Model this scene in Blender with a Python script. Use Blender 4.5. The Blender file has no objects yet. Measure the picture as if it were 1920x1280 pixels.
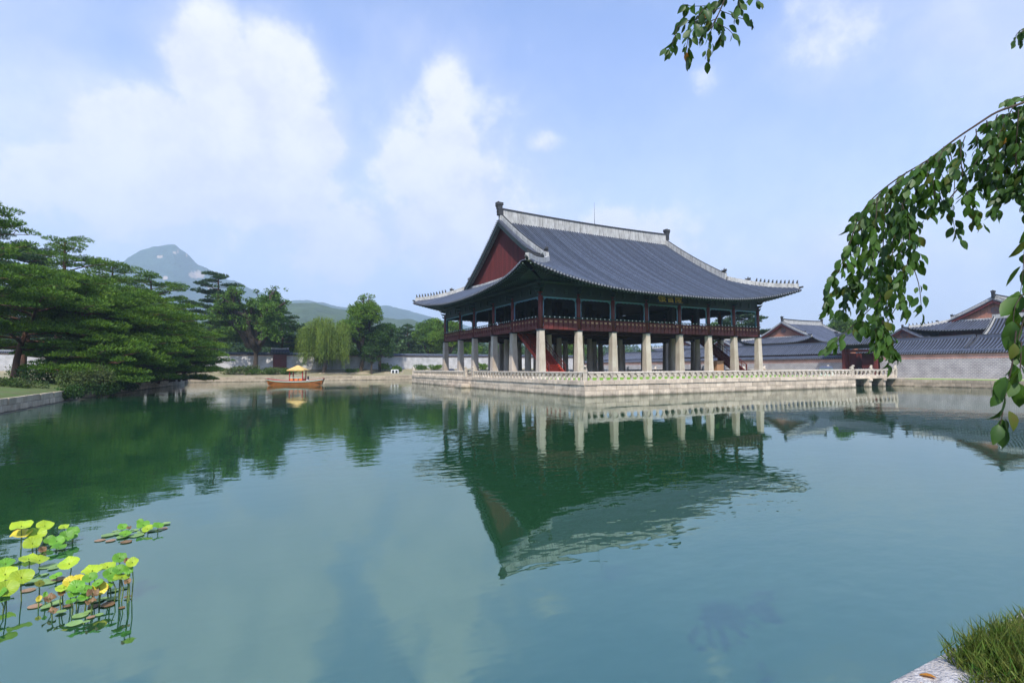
import bpy, math, random
import numpy as np
from mathutils import Vector, Matrix
R = math.radians
rnd = random.Random(7)
rng = np.random.default_rng(11)
sc = bpy.context.scene
col = sc.collection

# ------------------------------------------------------------------ camera
CAM = Vector((-27.678, -46.274, 2.474))
FW = Vector((0.46394, 0.88438, 0.05119)).normalized()
RT = Vector((0.88563, -0.46437, -0.00387)).normalized()
UP = RT.cross(FW).normalized()
FPX = 963.0
cd = bpy.data.cameras.new('camera')
cam = bpy.data.objects.new('camera', cd); col.objects.link(cam)
cam.matrix_world = Matrix(((RT.x, UP.x, -FW.x, CAM.x), (RT.y, UP.y, -FW.y, CAM.y), (RT.z, UP.z, -FW.z, CAM.z), (0, 0, 0, 1)))
cd.sensor_width = 36; cd.lens = FPX / 1920 * 36
cd.clip_start = 0.05; cd.clip_end = 16000
sc.camera = cam
sc.render.resolution_x = 1024; sc.render.resolution_y = 682

# surveying helpers: where a sight line from the viewing point meets a plane
def ray(x, y): return FW + RT * ((x - 960) / FPX) - UP * ((y - 640) / FPX)
def dep(x, y, Z): return CAM + ray(x, y) * Z
def hit(x, y, ax, v):
    d = ray(x, y); return CAM + d * ((v - CAM[ax]) / d[ax])

# ------------------------------------------------------------------ light
SUN_EL, SUN_AZ = 50, 210          # azimuth clockwise from +Y (north)
w = bpy.data.worlds.new('World'); sc.world = w; w.use_nodes = True
def build_world():
    nt = w.node_tree; N = nt.nodes; Lk = nt.links; N.clear()
    def n(t, **k):
        o = N.new(t)
        for a, b in k.items(): setattr(o, a, b)
        return o
    def math_(op, a, b=None, c=None):
        m = n('ShaderNodeMath', operation=op)
        for i, v in enumerate((a, b, c)):
            if v is None: continue
            if isinstance(v, (int, float)): m.inputs[i].default_value = v
            else: Lk.new(v, m.inputs[i])
        return m.outputs[0]
    out = n('ShaderNodeOutputWorld'); bg = n('ShaderNodeBackground'); Lk.new(bg.outputs[0], out.inputs[0])
    sky = n('ShaderNodeTexSky', sky_type='NISHITA'); sky.sun_disc = False
    sky.sun_elevation = R(SUN_EL); sky.sun_rotation = R(SUN_AZ)
    sky.altitude = 50; sky.air_density = 1.0; sky.dust_density = 1.0; sky.ozone_density = 2.5
    tint = n('ShaderNodeMix', data_type='RGBA', blend_type='MULTIPLY'); tint.inputs[0].default_value = 1
    Lk.new(sky.outputs[0], tint.inputs[6]); tint.inputs[7].default_value = (.90, 1.12, 1.50, 1)
    tc = n('ShaderNodeTexCoord'); sx = n('ShaderNodeSeparateXYZ'); Lk.new(tc.outputs['Generated'], sx.inputs[0])
    az = math_('ARCTAN2', sx.outputs[0], sx.outputs[1])            # 0 = north, + = east
    el = math_('ARCSINE', sx.outputs[2])
    # soft distortion so that the cloud heaps get a ragged outline
    def noise(scale, detail, rough, vec=None, dist=0.0):
        t = n('ShaderNodeTexNoise'); t.inputs['Scale'].default_value = scale; t.inputs['Detail'].default_value = detail
        t.inputs['Roughness'].default_value = rough; t.inputs['Distortion'].default_value = dist
        Lk.new(vec if vec is not None else tc.outputs['Generated'], t.inputs['Vector']); return t.outputs['Fac']
    n1 = noise(5.5, 11, .62); n2 = noise(2.3, 6, .55, dist=.3)
    total = None
    # heaps of cloud: azimuth, elevation, radii (degrees), weight
    def pxdir(x, y):
        d = ray(x, y).normalized(); return math.degrees(math.atan2(d.x, d.y)), math.degrees(math.asin(d.z))
    heaps = [(395, 120, 5.5, 5, .95), (520, 150, 6, 5.5, .9), (470, 210, 8, 6, .95), (340, 280, 10, 6, .9), (560, 270, 7, 6, .85), (470, 340, 13, 7, .85),
             (260, 360, 12, 5, .75), (250, 270, 5, 3.5, .6), (600, 250, 4, 3, .4),
             (840, 190, 4.5, 6, .62), (850, 270, 5.5, 5, .75), (780, 310, 7, 4.5, .7), (740, 300, 4, 3, .5),
             (1015, 265, 4.0, 2.3, .62), (930, 360, 5, 2.5, .5), (1150, 420, 5, 2.6, .6), (1320, 155, 3.0, 2.2, .4),
             (1600, 40, 9, 7, .5), (1700, 10, 8, 6, .4), (1000, 100, 3, 2, .3),
             (620, 430, 26, 8, .62), (330, 400, 26, 9, .52), (860, 330, 17, 13, .58), (1150, 480, 22, 7, .5), (1600, 520, 24, 7, .45)]
    for (x, y, ra, re, wt) in heaps:
        a0, e0 = pxdir(x, y)
        da = math_('DIVIDE', math_('SUBTRACT', az, R(a0)), R(ra)); de = math_('DIVIDE', math_('SUBTRACT', el, R(e0)), R(re))
        r2 = math_('ADD', math_('MULTIPLY', da, da), math_('MULTIPLY', de, de))
        g = math_('MULTIPLY', math_('POWER', 2.718, math_('MULTIPLY', r2, -1.1)), wt)
        total = g if total is None else math_('MAXIMUM', total, g)
    # thin broken cloud everywhere else
    thin = math_('MULTIPLY', math_('SMOOTH_MIN', math_('MAXIMUM', math_('SUBTRACT', n2, .46), 0), .2, .1), .7)
    low = math_('POWER', math_('MAXIMUM', math_('SUBTRACT', 1, math_('MULTIPLY', math_('ABSOLUTE', el), 1.0)), 0), 2.1)
    def ss(v, a, b_):
        mr = n('ShaderNodeMapRange', interpolation_type='SMOOTHSTEP'); mr.inputs[1].default_value = a; mr.inputs[2].default_value = b_; Lk.new(v, mr.inputs[0]); return mr.outputs[0]
    n3 = noise(14, 9, .66)
    edge = math_('ADD', total, math_('ADD', math_('MULTIPLY', math_('SUBTRACT', n1, .5), 1.3), math_('MULTIPLY', math_('SUBTRACT', n3, .5), .5)))
    veil = ss(math_('ADD', total, math_('MULTIPLY', math_('SUBTRACT', n2, .5), 1.6)), .05, .95)
    puff = math_('ADD', math_('MULTIPLY', ss(edge, .34, .64), .42), math_('MULTIPLY', veil, .50))
    m = math_('ADD', puff, math_('ADD', thin, math_('MULTIPLY', low, .92)))
    m = math_('MINIMUM', m, .93)
    tcol = n('ShaderNodeMix', data_type='RGBA'); Lk.new(ss(math_('ADD', math_('MULTIPLY', n1, .6), math_('MULTIPLY', n3, .4)), .36, .60), tcol.inputs[0])
    tcol.inputs[6].default_value = (4.55, 4.55, 5.35, 1); tcol.inputs[7].default_value = (5.8, 5.65, 6.1, 1)
    mx = n('ShaderNodeMix', data_type='RGBA'); Lk.new(m, mx.inputs[0]); Lk.new(tint.outputs[2], mx.inputs[6]); Lk.new(tcol.outputs[2], mx.inputs[7])
    Lk.new(mx.outputs[2], bg.inputs[0]); bg.inputs[1].default_value = 0.135
build_world()
sl = bpy.data.lights.new('sun', 'SUN'); sl.energy = 4.6; sl.angle = R(.6); sl.color = (1, .93, .82)
sun = bpy.data.objects.new('sun', sl); col.objects.link(sun)
_sd = Vector((math.sin(R(SUN_AZ)) * math.cos(R(SUN_EL)), math.cos(R(SUN_AZ)) * math.cos(R(SUN_EL)), math.sin(R(SUN_EL))))
sun.rotation_euler = _sd.to_track_quat('Z', 'Y').to_euler()
sc.view_settings.view_transform = 'Standard'; sc.view_settings.look = 'None'
sc.view_settings.exposure = 0.58; sc.view_settings.gamma = 1; sc.view_settings.use_curve_mapping = False
sc.render.engine = 'CYCLES'
cy = sc.cycles; cy.use_denoising = True; cy.max_bounces = 7; cy.diffuse_bounces = 3; cy.glossy_bounces = 3
cy.transmission_bounces = 3; cy.volume_bounces = 1; cy.transparent_max_bounces = 8; cy.use_adaptive_sampling = True; cy.adaptive_threshold = .02
cy.caustics_reflective = False; cy.caustics_refractive = False; cy.sample_clamp_indirect = 6

# ------------------------------------------------------------------ objects
def thing(name, label, cat, loc=(0, 0, 0), group=None):
    o = bpy.data.objects.new(name, None); col.objects.link(o); o.location = loc; o.empty_display_size = .3
    o['label'] = label; o['category'] = cat
    if group: o['group'] = group
    return o
def tag(o, label, cat, group=None):
    o['label'] = label; o['category'] = cat
    if group: o['group'] = group
    return o
def origin_of(p):
    v = Vector((0, 0, 0))
    while p is not None: v = v + p.location; p = p.parent
    return v
def link(name, me, parent=None, kind=None, loc=None, scale=None, rot=None):
    """loc is in world coordinates; meshes are drawn in world coordinates unless loc is given"""
    o = bpy.data.objects.new(name, me); col.objects.link(o)
    L0 = Vector(loc) if loc is not None else Vector((0, 0, 0))
    if parent is not None: o.parent = parent; L0 = L0 - origin_of(parent)
    o.location = L0
    if scale is not None: o.scale = scale
    if rot is not None: o.rotation_euler = rot
    if kind: o['kind'] = kind
    return o
class MB:
    def __init__(s): s.v = []; s.f = []; s.m = []; s.mi = 0
    def add(s, vs, fs):
        b = len(s.v); s.v.extend([tuple(v) for v in vs])
        for f in fs: s.f.append([i + b for i in f]); s.m.append(s.mi)
        return s
    def box(s, a, b):
        x0, y0, z0 = a; x1, y1, z1 = b
        return s.add([(x0, y0, z0), (x1, y0, z0), (x1, y1, z0), (x0, y1, z0), (x0, y0, z1), (x1, y0, z1), (x1, y1, z1), (x0, y1, z1)],
              [(0, 3, 2, 1), (4, 5, 6, 7), (0, 1, 5, 4), (1, 2, 6, 5), (2, 3, 7, 6), (3, 0, 4, 7)])
    def beam(s, p, q, w, h, up=(0, 0, 1)):
        p = Vector(p); q = Vector(q); d = (q - p).normalized(); u = Vector(up); r = d.cross(u).normalized(); u = r.cross(d)
        vs = [P + r * (i * w / 2) + u * (j * h / 2) for P in (p, q) for (i, j) in ((-1, -1), (1, -1), (1, 1), (-1, 1))]
        return s.add(vs, [(0, 1, 2, 3), (7, 6, 5, 4), (0, 4, 5, 1), (1, 5, 6, 2), (2, 6, 7, 3), (3, 7, 4, 0)])
    def tube(s, pts, rad, n=8, cap=True, a0=0.0):
        pts = [Vector(p) for p in pts]; rad = rad if hasattr(rad, '__len__') else [rad] * len(pts)
        vs = []; prev = None
        for i, p in enumerate(pts):
            d = (pts[min(i + 1, len(pts) - 1)] - pts[max(i - 1, 0)]).normalized()
            if prev is None:
                u = Vector((0, 0, 1)) if abs(d.z) < .9 else Vector((1, 0, 0))
            else: u = prev
            r = d.cross(u).normalized(); u = r.cross(d).normalized(); prev = u
            for k in range(n):
                a = a0 + 2 * math.pi * k / n; vs.append(p + (r * math.cos(a) + u * math.sin(a)) * rad[i])
        fs = []
        for i in range(len(pts) - 1):
            for k in range(n):
                k2 = (k + 1) % n; fs.append((i * n + k, i * n + k2, (i + 1) * n + k2, (i + 1) * n + k))
        if cap: fs.append(tuple(range(n - 1, -1, -1))); fs.append(tuple(range((len(pts) - 1) * n, len(pts) * n)))
        return s.add(vs, fs)
    def lathe(s, c, prof, n=10, square=False):
        vs = []
        for (r, z) in prof:
            for k in range(n):
                a = 2 * math.pi * (k + .5) / n; vs.append((c[0] + r * math.cos(a), c[1] + r * math.sin(a), c[2] + z))
        fs = [(i * n + k, i * n + (k + 1) % n, (i + 1) * n + (k + 1) % n, (i + 1) * n + k) for i in range(len(prof) - 1) for k in range(n)]
        fs.append(tuple(range(n - 1, -1, -1))); fs.append(tuple(range((len(prof) - 1) * n, len(prof) * n)))
        return s.add(vs, fs)
    def strip(s, A, B):
        n = len(A); return s.add(list(A) + list(B), [(i, i + 1, n + i + 1, n + i) for i in range(n - 1)])
    def ridge(s, top, w, h, cap=.0):
        """a wall-like bar whose TOP follows the points, of width w and height h (h may be a list)"""
        P = [Vector(p) for p in top]; hh = h if hasattr(h, '__len__') else [h] * len(P); vs = []
        for i, p in enumerate(P):
            d = (P[min(i + 1, len(P) - 1)] - P[max(i - 1, 0)]); d.z = 0; d.normalize(); r = Vector((d.y, -d.x, 0)) * (w / 2)
            dn = Vector((0, 0, hh[i]))
            vs += [p - r, p + r, p + r * 1.12 - dn, p - r * 1.12 - dn]
        fs = []
        for i in range(len(P) - 1):
            for k in range(4): fs.append((i * 4 + k, i * 4 + (k + 1) % 4, i * 4 + 4 + (k + 1) % 4, i * 4 + 4 + k))
        fs.append((0, 3, 2, 1)); m = (len(P) - 1) * 4; fs.append((m, m + 1, m + 2, m + 3))
        return s.add(vs, fs)
    def mesh(s, name, mats, smooth=False):
        me = bpy.data.meshes.new(name); me.from_pydata(s.v, [], s.f)
        for m in (mats if isinstance(mats, (list, tuple)) else [mats]): me.materials.append(m)
        if isinstance(mats, (list, tuple)) and len(mats) > 1: me.polygons.foreach_set('material_index', s.m)
        if smooth: me.polygons.foreach_set('use_smooth', [True] * len(me.polygons))
        me.update(); return me
    def build(s, name, mats, parent=None, kind=None, smooth=False): return link(name, s.mesh(name, mats, smooth), parent, kind)
def cube_mesh(name, m, bev=.03):
    """unit block, origin at its centre, with chamfered edges"""
    a = .5; b = .5 - bev; v = []; idx = {}
    for sx in (-1, 1):
        for sy in (-1, 1):
            for sz in (-1, 1):
                for k, p in enumerate(((a, b, b), (b, a, b), (b, b, a))):
                    idx[(sx, sy, sz, k)] = len(v); v.append((sx * p[0], sy * p[1], sz * p[2]))
    f = []
    for ax in range(3):
        for sg in (-1, 1):
            o = [i for i in range(3) if i != ax]; q = []
            for (s1, s2) in ((-1, -1), (1, -1), (1, 1), (-1, 1)):
                t = [0, 0, 0]; t[ax] = sg; t[o[0]] = s1; t[o[1]] = s2; q.append(idx[(t[0], t[1], t[2], ax)])
            f.append(q)
    for ax in range(3):          # edges along ax
        o = [i for i in range(3) if i != ax]
        for s1 in (-1, 1):
            for s2 in (-1, 1):
                q = []
                for (sa, k) in ((-1, o[0]), (1, o[0]), (1, o[1]), (-1, o[1])):
                    t = [0, 0, 0]; t[ax] = sa; t[o[0]] = s1; t[o[1]] = s2; q.append(idx[(t[0], t[1], t[2], k)])
                f.append(q)
    for sx in (-1, 1):
        for sy in (-1, 1):
            for sz in (-1, 1): f.append([idx[(sx, sy, sz, k)] for k in range(3)])
    me = bpy.data.meshes.new(name); me.from_pydata(v, [], f); me.materials.append(m)
    import bmesh
    bm = bmesh.new(); bm.from_mesh(me); bmesh.ops.recalc_face_normals(bm, faces=bm.faces[:]); bm.to_mesh(me); bm.free()
    return me
def block(name, me, parent, a, b, kind=None, jit=0.0, rz=0):
    c = [(a[i] + b[i]) / 2 for i in range(3)]; s = [abs(b[i] - a[i]) for i in range(3)]
    return link(name, me, parent, kind, loc=c, scale=s, rot=(0, 0, rz) if rz else None)

# ------------------------------------------------------------------ materials
def mat(name, c1, c2=None, scale=2.0, rough=.8, bump=0.0, bscale=25.0, rand=0.0, island=0.0, streak=0.0, streak_col=(.05, .045, .04), spec=.4,
        stretch=(1, 1, 1), trans=0.0, detail=5, wet=None, metal=0.0):
    m = bpy.data.materials.new(name); m.use_nodes = True; nt = m.node_tree; N = nt.nodes; Lk = nt.links
    p = N['Principled BSDF']; p.inputs['Roughness'].default_value = rough; p.inputs['Specular IOR Level'].default_value = spec; p.inputs['Metallic'].default_value = metal
    geo = N.new('ShaderNodeNewGeometry'); mp = N.new('ShaderNodeMapping'); mp.inputs['Scale'].default_value = stretch
    Lk.new(geo.outputs['Position'], mp.inputs[0])
    c2 = c2 or c1
    nz = N.new('ShaderNodeTexNoise'); nz.inputs['Scale'].default_value = scale; nz.inputs['Detail'].default_value = detail; nz.inputs['Roughness'].default_value = .6
    Lk.new(mp.outputs[0], nz.inputs['Vector'])
    cr = N.new('ShaderNodeMapRange'); cr.inputs[1].default_value = .32; cr.inputs[2].default_value = .68; Lk.new(nz.outputs['Fac'], cr.inputs[0])
    mx = N.new('ShaderNodeMix'); mx.data_type = 'RGBA'; Lk.new(cr.outputs[0], mx.inputs[0])
    mx.inputs[6].default_value = (*c1, 1); mx.inputs[7].default_value = (*c2, 1); last = mx.outputs[2]
    if rand or island:
        hv = N.new('ShaderNodeHueSaturation'); Lk.new(last, hv.inputs['Color'])
        if rand:
            oi = N.new('ShaderNodeObjectInfo'); src = oi.outputs['Random']; amt = rand
        else: src = geo.outputs['Random Per Island']; amt = island
        ma = N.new('ShaderNodeMapRange'); ma.inputs[3].default_value = 1 - amt; ma.inputs[4].default_value = 1 + amt; Lk.new(src, ma.inputs[0]); Lk.new(ma.outputs[0], hv.inputs['Value'])
        last = hv.outputs[0]
    if streak:
        m2 = N.new('ShaderNodeMapping'); m2.inputs['Scale'].default_value = (3.2, 3.2, .35); Lk.new(geo.outputs['Position'], m2.inputs[0])
        n2 = N.new('ShaderNodeTexNoise'); n2.inputs['Scale'].default_value = 1.6; n2.inputs['Detail'].default_value = 6; n2.inputs['Roughness'].default_value = .7; Lk.new(m2.outputs[0], n2.inputs['Vector'])
        r2 = N.new('ShaderNodeMapRange'); r2.inputs[1].default_value = .47; r2.inputs[2].default_value = .74; r2.inputs[4].default_value = streak; Lk.new(n2.outputs['Fac'], r2.inputs[0])
        m3 = N.new('ShaderNodeMix'); m3.data_type = 'RGBA'; Lk.new(r2.outputs[0], m3.inputs[0]); Lk.new(last, m3.inputs[6]); m3.inputs[7].default_value = (*streak_col, 1); last = m3.outputs[2]
    if wet:           # damp, algae-stained band just above the water
        sx = N.new('ShaderNodeSeparateXYZ'); Lk.new(geo.outputs['Position'], sx.inputs[0])
        ad = N.new('ShaderNodeMath'); ad.operation = 'MULTIPLY_ADD'; Lk.new(nz.outputs['Fac'], ad.inputs[0]); ad.inputs[1].default_value = -.25; Lk.new(sx.outputs[2], ad.inputs[2])
        r4 = N.new('ShaderNodeMapRange'); r4.inputs[1].default_value = wet - .12; r4.inputs[2].default_value = -.1; Lk.new(ad.outputs[0], r4.inputs[0]); r4.inputs[4].default_value = .8
        m4 = N.new('ShaderNodeMix'); m4.data_type = 'RGBA'; Lk.new(r4.outputs[0], m4.inputs[0]); Lk.new(last, m4.inputs[6]); m4.inputs[7].default_value = (.05, .05, .03, 1); last = m4.outputs[2]
    Lk.new(last, p.inputs['Base Color'])
    if bump:
        b = N.new('ShaderNodeBump'); b.inputs['Strength'].default_value = bump; b.inputs['Distance'].default_value = .03
        n3 = N.new('ShaderNodeTexNoise'); n3.inputs['Scale'].default_value = bscale; n3.inputs['Detail'].default_value = 4; Lk.new(mp.outputs[0], n3.inputs['Vector'])
        Lk.new(n3.outputs['Fac'], b.inputs['Height']); Lk.new(b.outputs[0], p.inputs['Normal'])
    if trans:
        tr = N.new('ShaderNodeBsdfTranslucent'); Lk.new(last, tr.inputs[0]); ms = N.new('ShaderNodeMixShader'); ms.inputs[0].default_value = trans
        Lk.new(p.outputs[0], ms.inputs[1]); Lk.new(tr.outputs[0], ms.inputs[2]); Lk.new(ms.outputs[0], N['Material Output'].inputs[0])
    return m
def leafmat(name, c1, c2, scale=.5, trans=.35, island=.35, rough=.55, spec=.25): return mat(name, c1, c2, scale=scale, rough=rough, island=island, trans=trans, spec=spec, detail=3)
GRAN = mat('pale granite', (.68, .57, .44), (.50, .41, .32), 1.6, .85, .5, 30, rand=.22, streak=.5, streak_col=(.20, .15, .11), wet=.24)
GRANC = mat('carved granite', (.60, .54, .45), (.44, .38, .31), 3.0, .85, .5, 30, rand=.18, streak=.45, streak_col=(.15, .12, .09))
COLST = mat('column granite', (.56, .50, .43), (.42, .35, .28), .7, .85, .4, 30, rand=.12, streak=.55, streak_col=(.24, .17, .12))
BANKST = mat('bank stone', (.52, .43, .32), (.36, .29, .21), 1.2, .9, .6, 20, rand=.2, streak=.4, streak_col=(.14, .12, .09), wet=.10)
JOINT = mat('packed joint', (.07, .06, .05), rough=1)
TILE = mat('roof tile', (.066, .079, .110), (.038, .047, .069), 3.0, .45, .35, 14, rand=.28, spec=.55)
TILEJ = mat('joined roof tile', (.086, .100, .142), (.05, .06, .09), 3.0, .5, .35, 14, island=.2, spec=.55)
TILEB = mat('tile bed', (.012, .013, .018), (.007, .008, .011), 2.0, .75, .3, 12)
TILEG = mat('grey eaves tile', (.24, .25, .27), (.12, .13, .15), 6.0, .6)
LIME = mat('limed ridge', (.50, .50, .485), (.36, .36, .345), 1.3, .85, .3, 15, streak=.95, streak_col=(.075, .07, .065))
DARKT = mat('dark finial', (.045, .047, .052), (.025, .027, .03), 5, .7, .4, 12)
RED = mat('red ochre wood', (.135, .024, .021), (.085, .016, .014), 1.3, .6, .2, 30, rand=.12)
REDB = mat('red boards', (.13, .020, .019), (.075, .014, .013), .6, .65, .25, 18, island=.25, stretch=(1, 6, .6))
REDST = mat('red stair', (.42, .055, .035), (.32, .04, .028), 2, .55, .1)
TAN = mat('tan wood and lit openings', (.42, .25, .13), (.32, .17, .09), 5, .6, rand=.3)
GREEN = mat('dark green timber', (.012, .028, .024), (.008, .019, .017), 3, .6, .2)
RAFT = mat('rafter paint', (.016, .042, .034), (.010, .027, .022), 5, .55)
RAFTEND = mat('rafter end', (.16, .22, .18), (.10, .15, .12), 20, .6)
TEAL = mat('teal moulding', (.06, .25, .25), (.12, .16, .30), 2.5, .55)
WHITEP = mat('white paint', (.62, .64, .64), rough=.6)
INCOL = mat('inner column paint', (.06, .075, .068), (.04, .052, .048), 1, .6)
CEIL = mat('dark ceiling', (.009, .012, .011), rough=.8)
FLOORB = mat('red joists', (.075, .02, .016), (.04, .012, .01), 2, .7)
IRON = mat('blackened collar', (.02, .027, .04), rough=.5)
EARTH = mat('terrace earth', (.40, .35, .28), (.30, .26, .20), .8, .95, .5, 20)
GRASSM = mat('lawn', (.19, .36, .03), (.13, .27, .025), .7, .9, .8, 30)
GROUND = mat('park ground', (.10, .12, .05), (.16, .13, .08), .15, .95, .5, 8)
BARK = mat('bark', (.075, .055, .042), (.035, .027, .022), 4, .95, .8, 15, stretch=(1, 1, .3))
PBARK = mat('pine bark', (.14, .065, .042), (.055, .038, .03), 1.2, .95, .8, 12, stretch=(1, 1, .4))
ORANGE = mat('orange brick', (.42, .20, .13), (.34, .15, .10), 1.5, .85)

def brickmat(name, c1, c2, mortar, bw, bh, ms, axis, dot=False):
    """coursed masonry too small to pick apart from here; axis 0: face looks along x, 1: along y"""
    m = bpy.data.materials.new(name); m.use_nodes = True; N = m.node_tree.nodes; Lk = m.node_tree.links; p = N['Principled BSDF']; p.inputs['Roughness'].default_value = .9
    geo = N.new('ShaderNodeNewGeometry'); sx = N.new('ShaderNodeSeparateXYZ'); Lk.new(geo.outputs['Position'], sx.inputs[0])
    cb = N.new('ShaderNodeCombineXYZ'); Lk.new(sx.outputs[1 if axis == 0 else 0], cb.inputs[0]); Lk.new(sx.outputs[2], cb.inputs[1])
    b = N.new('ShaderNodeTexBrick'); b.inputs['Scale'].default_value = 1; b.inputs['Brick Width'].default_value = bw; b.inputs['Row Height'].default_value = bh
    b.inputs['Mortar Size'].default_value = ms; b.inputs['Mortar Smooth'].default_value = .15; b.inputs['Bias'].default_value = 0
    b.inputs['Color1'].default_value = (*c1, 1); b.inputs['Color2'].default_value = (*c2, 1); b.inputs['Mortar'].default_value = (*mortar, 1)
    Lk.new(cb.outputs[0], b.inputs['Vector'])
    nz = N.new('ShaderNodeTexNoise'); nz.inputs['Scale'].default_value = .8; nz.inputs['Detail'].default_value = 6; Lk.new(geo.outputs['Position'], nz.inputs['Vector'])
    mr = N.new('ShaderNodeMapRange'); mr.inputs[1].default_value = .3; mr.inputs[2].default_value = .7; mr.inputs[3].default_value = .72; mr.inputs[4].default_value = 1.1; Lk.new(nz.outputs['Fac'], mr.inputs[0])
    mx = N.new('ShaderNodeHueSaturation'); Lk.new(b.outputs['Color'], mx.inputs['Color']); Lk.new(mr.outputs[0], mx.inputs['Value']); Lk.new(mx.outputs[0], p.inputs['Base Color'])
    bp = N.new('ShaderNodeBump'); bp.inputs['Strength'].default_value = .7; bp.inputs['Distance'].default_value = .02; bp.invert = True; Lk.new(b.outputs['Fac'], bp.inputs['Height']); Lk.new(bp.outputs[0], p.inputs['Normal'])
    return m
WALLX = brickmat('grey stone courses east', (.33, .32, .33), (.25, .25, .27), (.47, .45, .43), .42, .21, .055, 0)
ORX = brickmat('orange brick courses east', (.50, .20, .13), (.42, .16, .11), (.62, .52, .46), .30, .10, .02, 0)
WALLY = brickmat('grey stone courses north', (.50, .50, .52), (.40, .40, .42), (.60, .59, .57), .42, .21, .03, 1)
ORY = brickmat('orange brick courses north', (.58, .34, .27), (.52, .30, .24), (.66, .58, .52), .30, .10, .02, 1)

def water_mat():
    m = bpy.data.materials.new('pond water'); m.use_nodes = True; N = m.node_tree.nodes; Lk = m.node_tree.links; p = N['Principled BSDF']
    p.inputs['Roughness'].default_value = .02; p.inputs['IOR'].default_value = 3.1; p.inputs['Specular Tint'].default_value = (.66, .95, .93, 1)
    geo = N.new('ShaderNodeNewGeometry')
    nz = N.new('ShaderNodeTexNoise'); nz.inputs['Scale'].default_value = .05; nz.inputs['Detail'].default_value = 3; Lk.new(geo.outputs['Position'], nz.inputs['Vector'])
    mx = N.new('ShaderNodeMix'); mx.data_type = 'RGBA'; Lk.new(nz.outputs['Fac'], mx.inputs[0])
    mx.inputs[6].default_value = (.010, .038, .013, 1); mx.inputs[7].default_value = (.014, .055, .024, 1); Lk.new(mx.outputs[2], p.inputs['Base Color'])
    hs = []
    for (s, st, d) in ((.55, (1.0, 1.0, 1), 3), (2.6, (1, 1, 1), 2), (9, (1, 1, 1), 1)):
        mp = N.new('ShaderNodeMapping'); mp.inputs['Rotation'].default_value = (0, 0, R(-28)); mp.inputs['Scale'].default_value = (s * .55, s, s); Lk.new(geo.outputs['Position'], mp.inputs[0])
        t = N.new('ShaderNodeTexNoise'); t.inputs['Scale'].default_value = 1; t.inputs['Detail'].default_value = d; Lk.new(mp.outputs[0], t.inputs['Vector']); hs.append(t.outputs['Fac'])
    # breeze patches: ripples are stronger in some places
    pt = N.new('ShaderNodeTexNoise'); pt.inputs['Scale'].default_value = .06; pt.inputs['Detail'].default_value = 2; Lk.new(geo.outputs['Position'], pt.inputs['Vector'])
    pr = N.new('ShaderNodeMapRange'); pr.inputs[1].default_value = .40; pr.inputs[2].default_value = .62; pr.inputs[3].default_value = .35; pr.inputs[4].default_value = 2.2; Lk.new(pt.outputs['Fac'], pr.inputs[0])
    def ma(a, k):
        q = N.new('ShaderNodeMath'); q.operation = 'MULTIPLY'; Lk.new(a, q.inputs[0]); q.inputs[1].default_value = k; return q.outputs[0]
    def ad(a, b):
        q = N.new('ShaderNodeMath'); q.operation = 'ADD'; Lk.new(a, q.inputs[0]); Lk.new(b, q.inputs[1]); return q.outputs[0]
    h = ad(ad(ma(hs[0], 1.0), ma(hs[1], .50)), ma(hs[2], .05))
    q = N.new('ShaderNodeMath'); q.operation = 'MULTIPLY'; Lk.new(h, q.inputs[0]); Lk.new(pr.outputs[0], q.inputs[1])
    b = N.new('ShaderNodeBump'); b.inputs['Strength'].default_value = 1; b.inputs['Distance'].default_value = .0098; Lk.new(q.outputs[0], b.inputs['Height']); Lk.new(b.outputs[0], p.inputs['Normal'])
    return m
WATER = water_mat()

# ------------------------------------------------------------------ Korean hip-and-gable roof
def figurine_mesh():
    b = MB(); b.tube([(0, 0, 0), (0, 0, .16), (.03, 0, .30)], [.10, .085, .05], 6); b.tube([(.03, 0, .28), (.10, 0, .40)], [.07, .05], 6); b.tube([(.08, 0, .05), (.12, 0, .24)], [.03, .03], 4)
    return b.mesh('roof figurine', DARKT, True)
FIG = figurine_mesh()
def beast_head_mesh():
    b = MB(); b.tube([(-.30, 0, .05), (-.05, 0, .16), (.20, 0, .24), (.40, 0, .34)], [.17, .21, .18, .10], 7); b.tube([(.1, 0, .3), (.0, 0, .48), (.10, 0, .58)], [.09, .06, .02], 5)
    b.tube([(.18, 0, .10), (.42, 0, .10)], [.10, .06], 6); b.tube([(-.25, 0, .15), (-.42, 0, .42)], [.08, .02], 5)
    return b.mesh('roof beast head', DARKT, True)
BEAST = beast_head_mesh()
def owl_head_mesh():      # the big finial at a main ridge end
    b = MB(); b.box((-.35, -.30, -.1), (.35, .30, .75)); b.box((-.45, -.27, .75), (.25, .27, 1.25)); b.box((-.55, -.33, 1.25), (.35, .33, 1.62)); b.box((-.60, -.22, 1.05), (-.30, .22, 1.35))
    b.box((.22, -.24, .2), (.50, .24, .62)); b.box((-.46, -.12, .30), (-.34, .12, .85)); b.tube([(-.1, 0, 1.6), (-.28, 0, 1.80)], [.16, .04], 6)
    return b.mesh('ridge end finial', DARKT)
OWL = owl_head_mesh()

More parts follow.
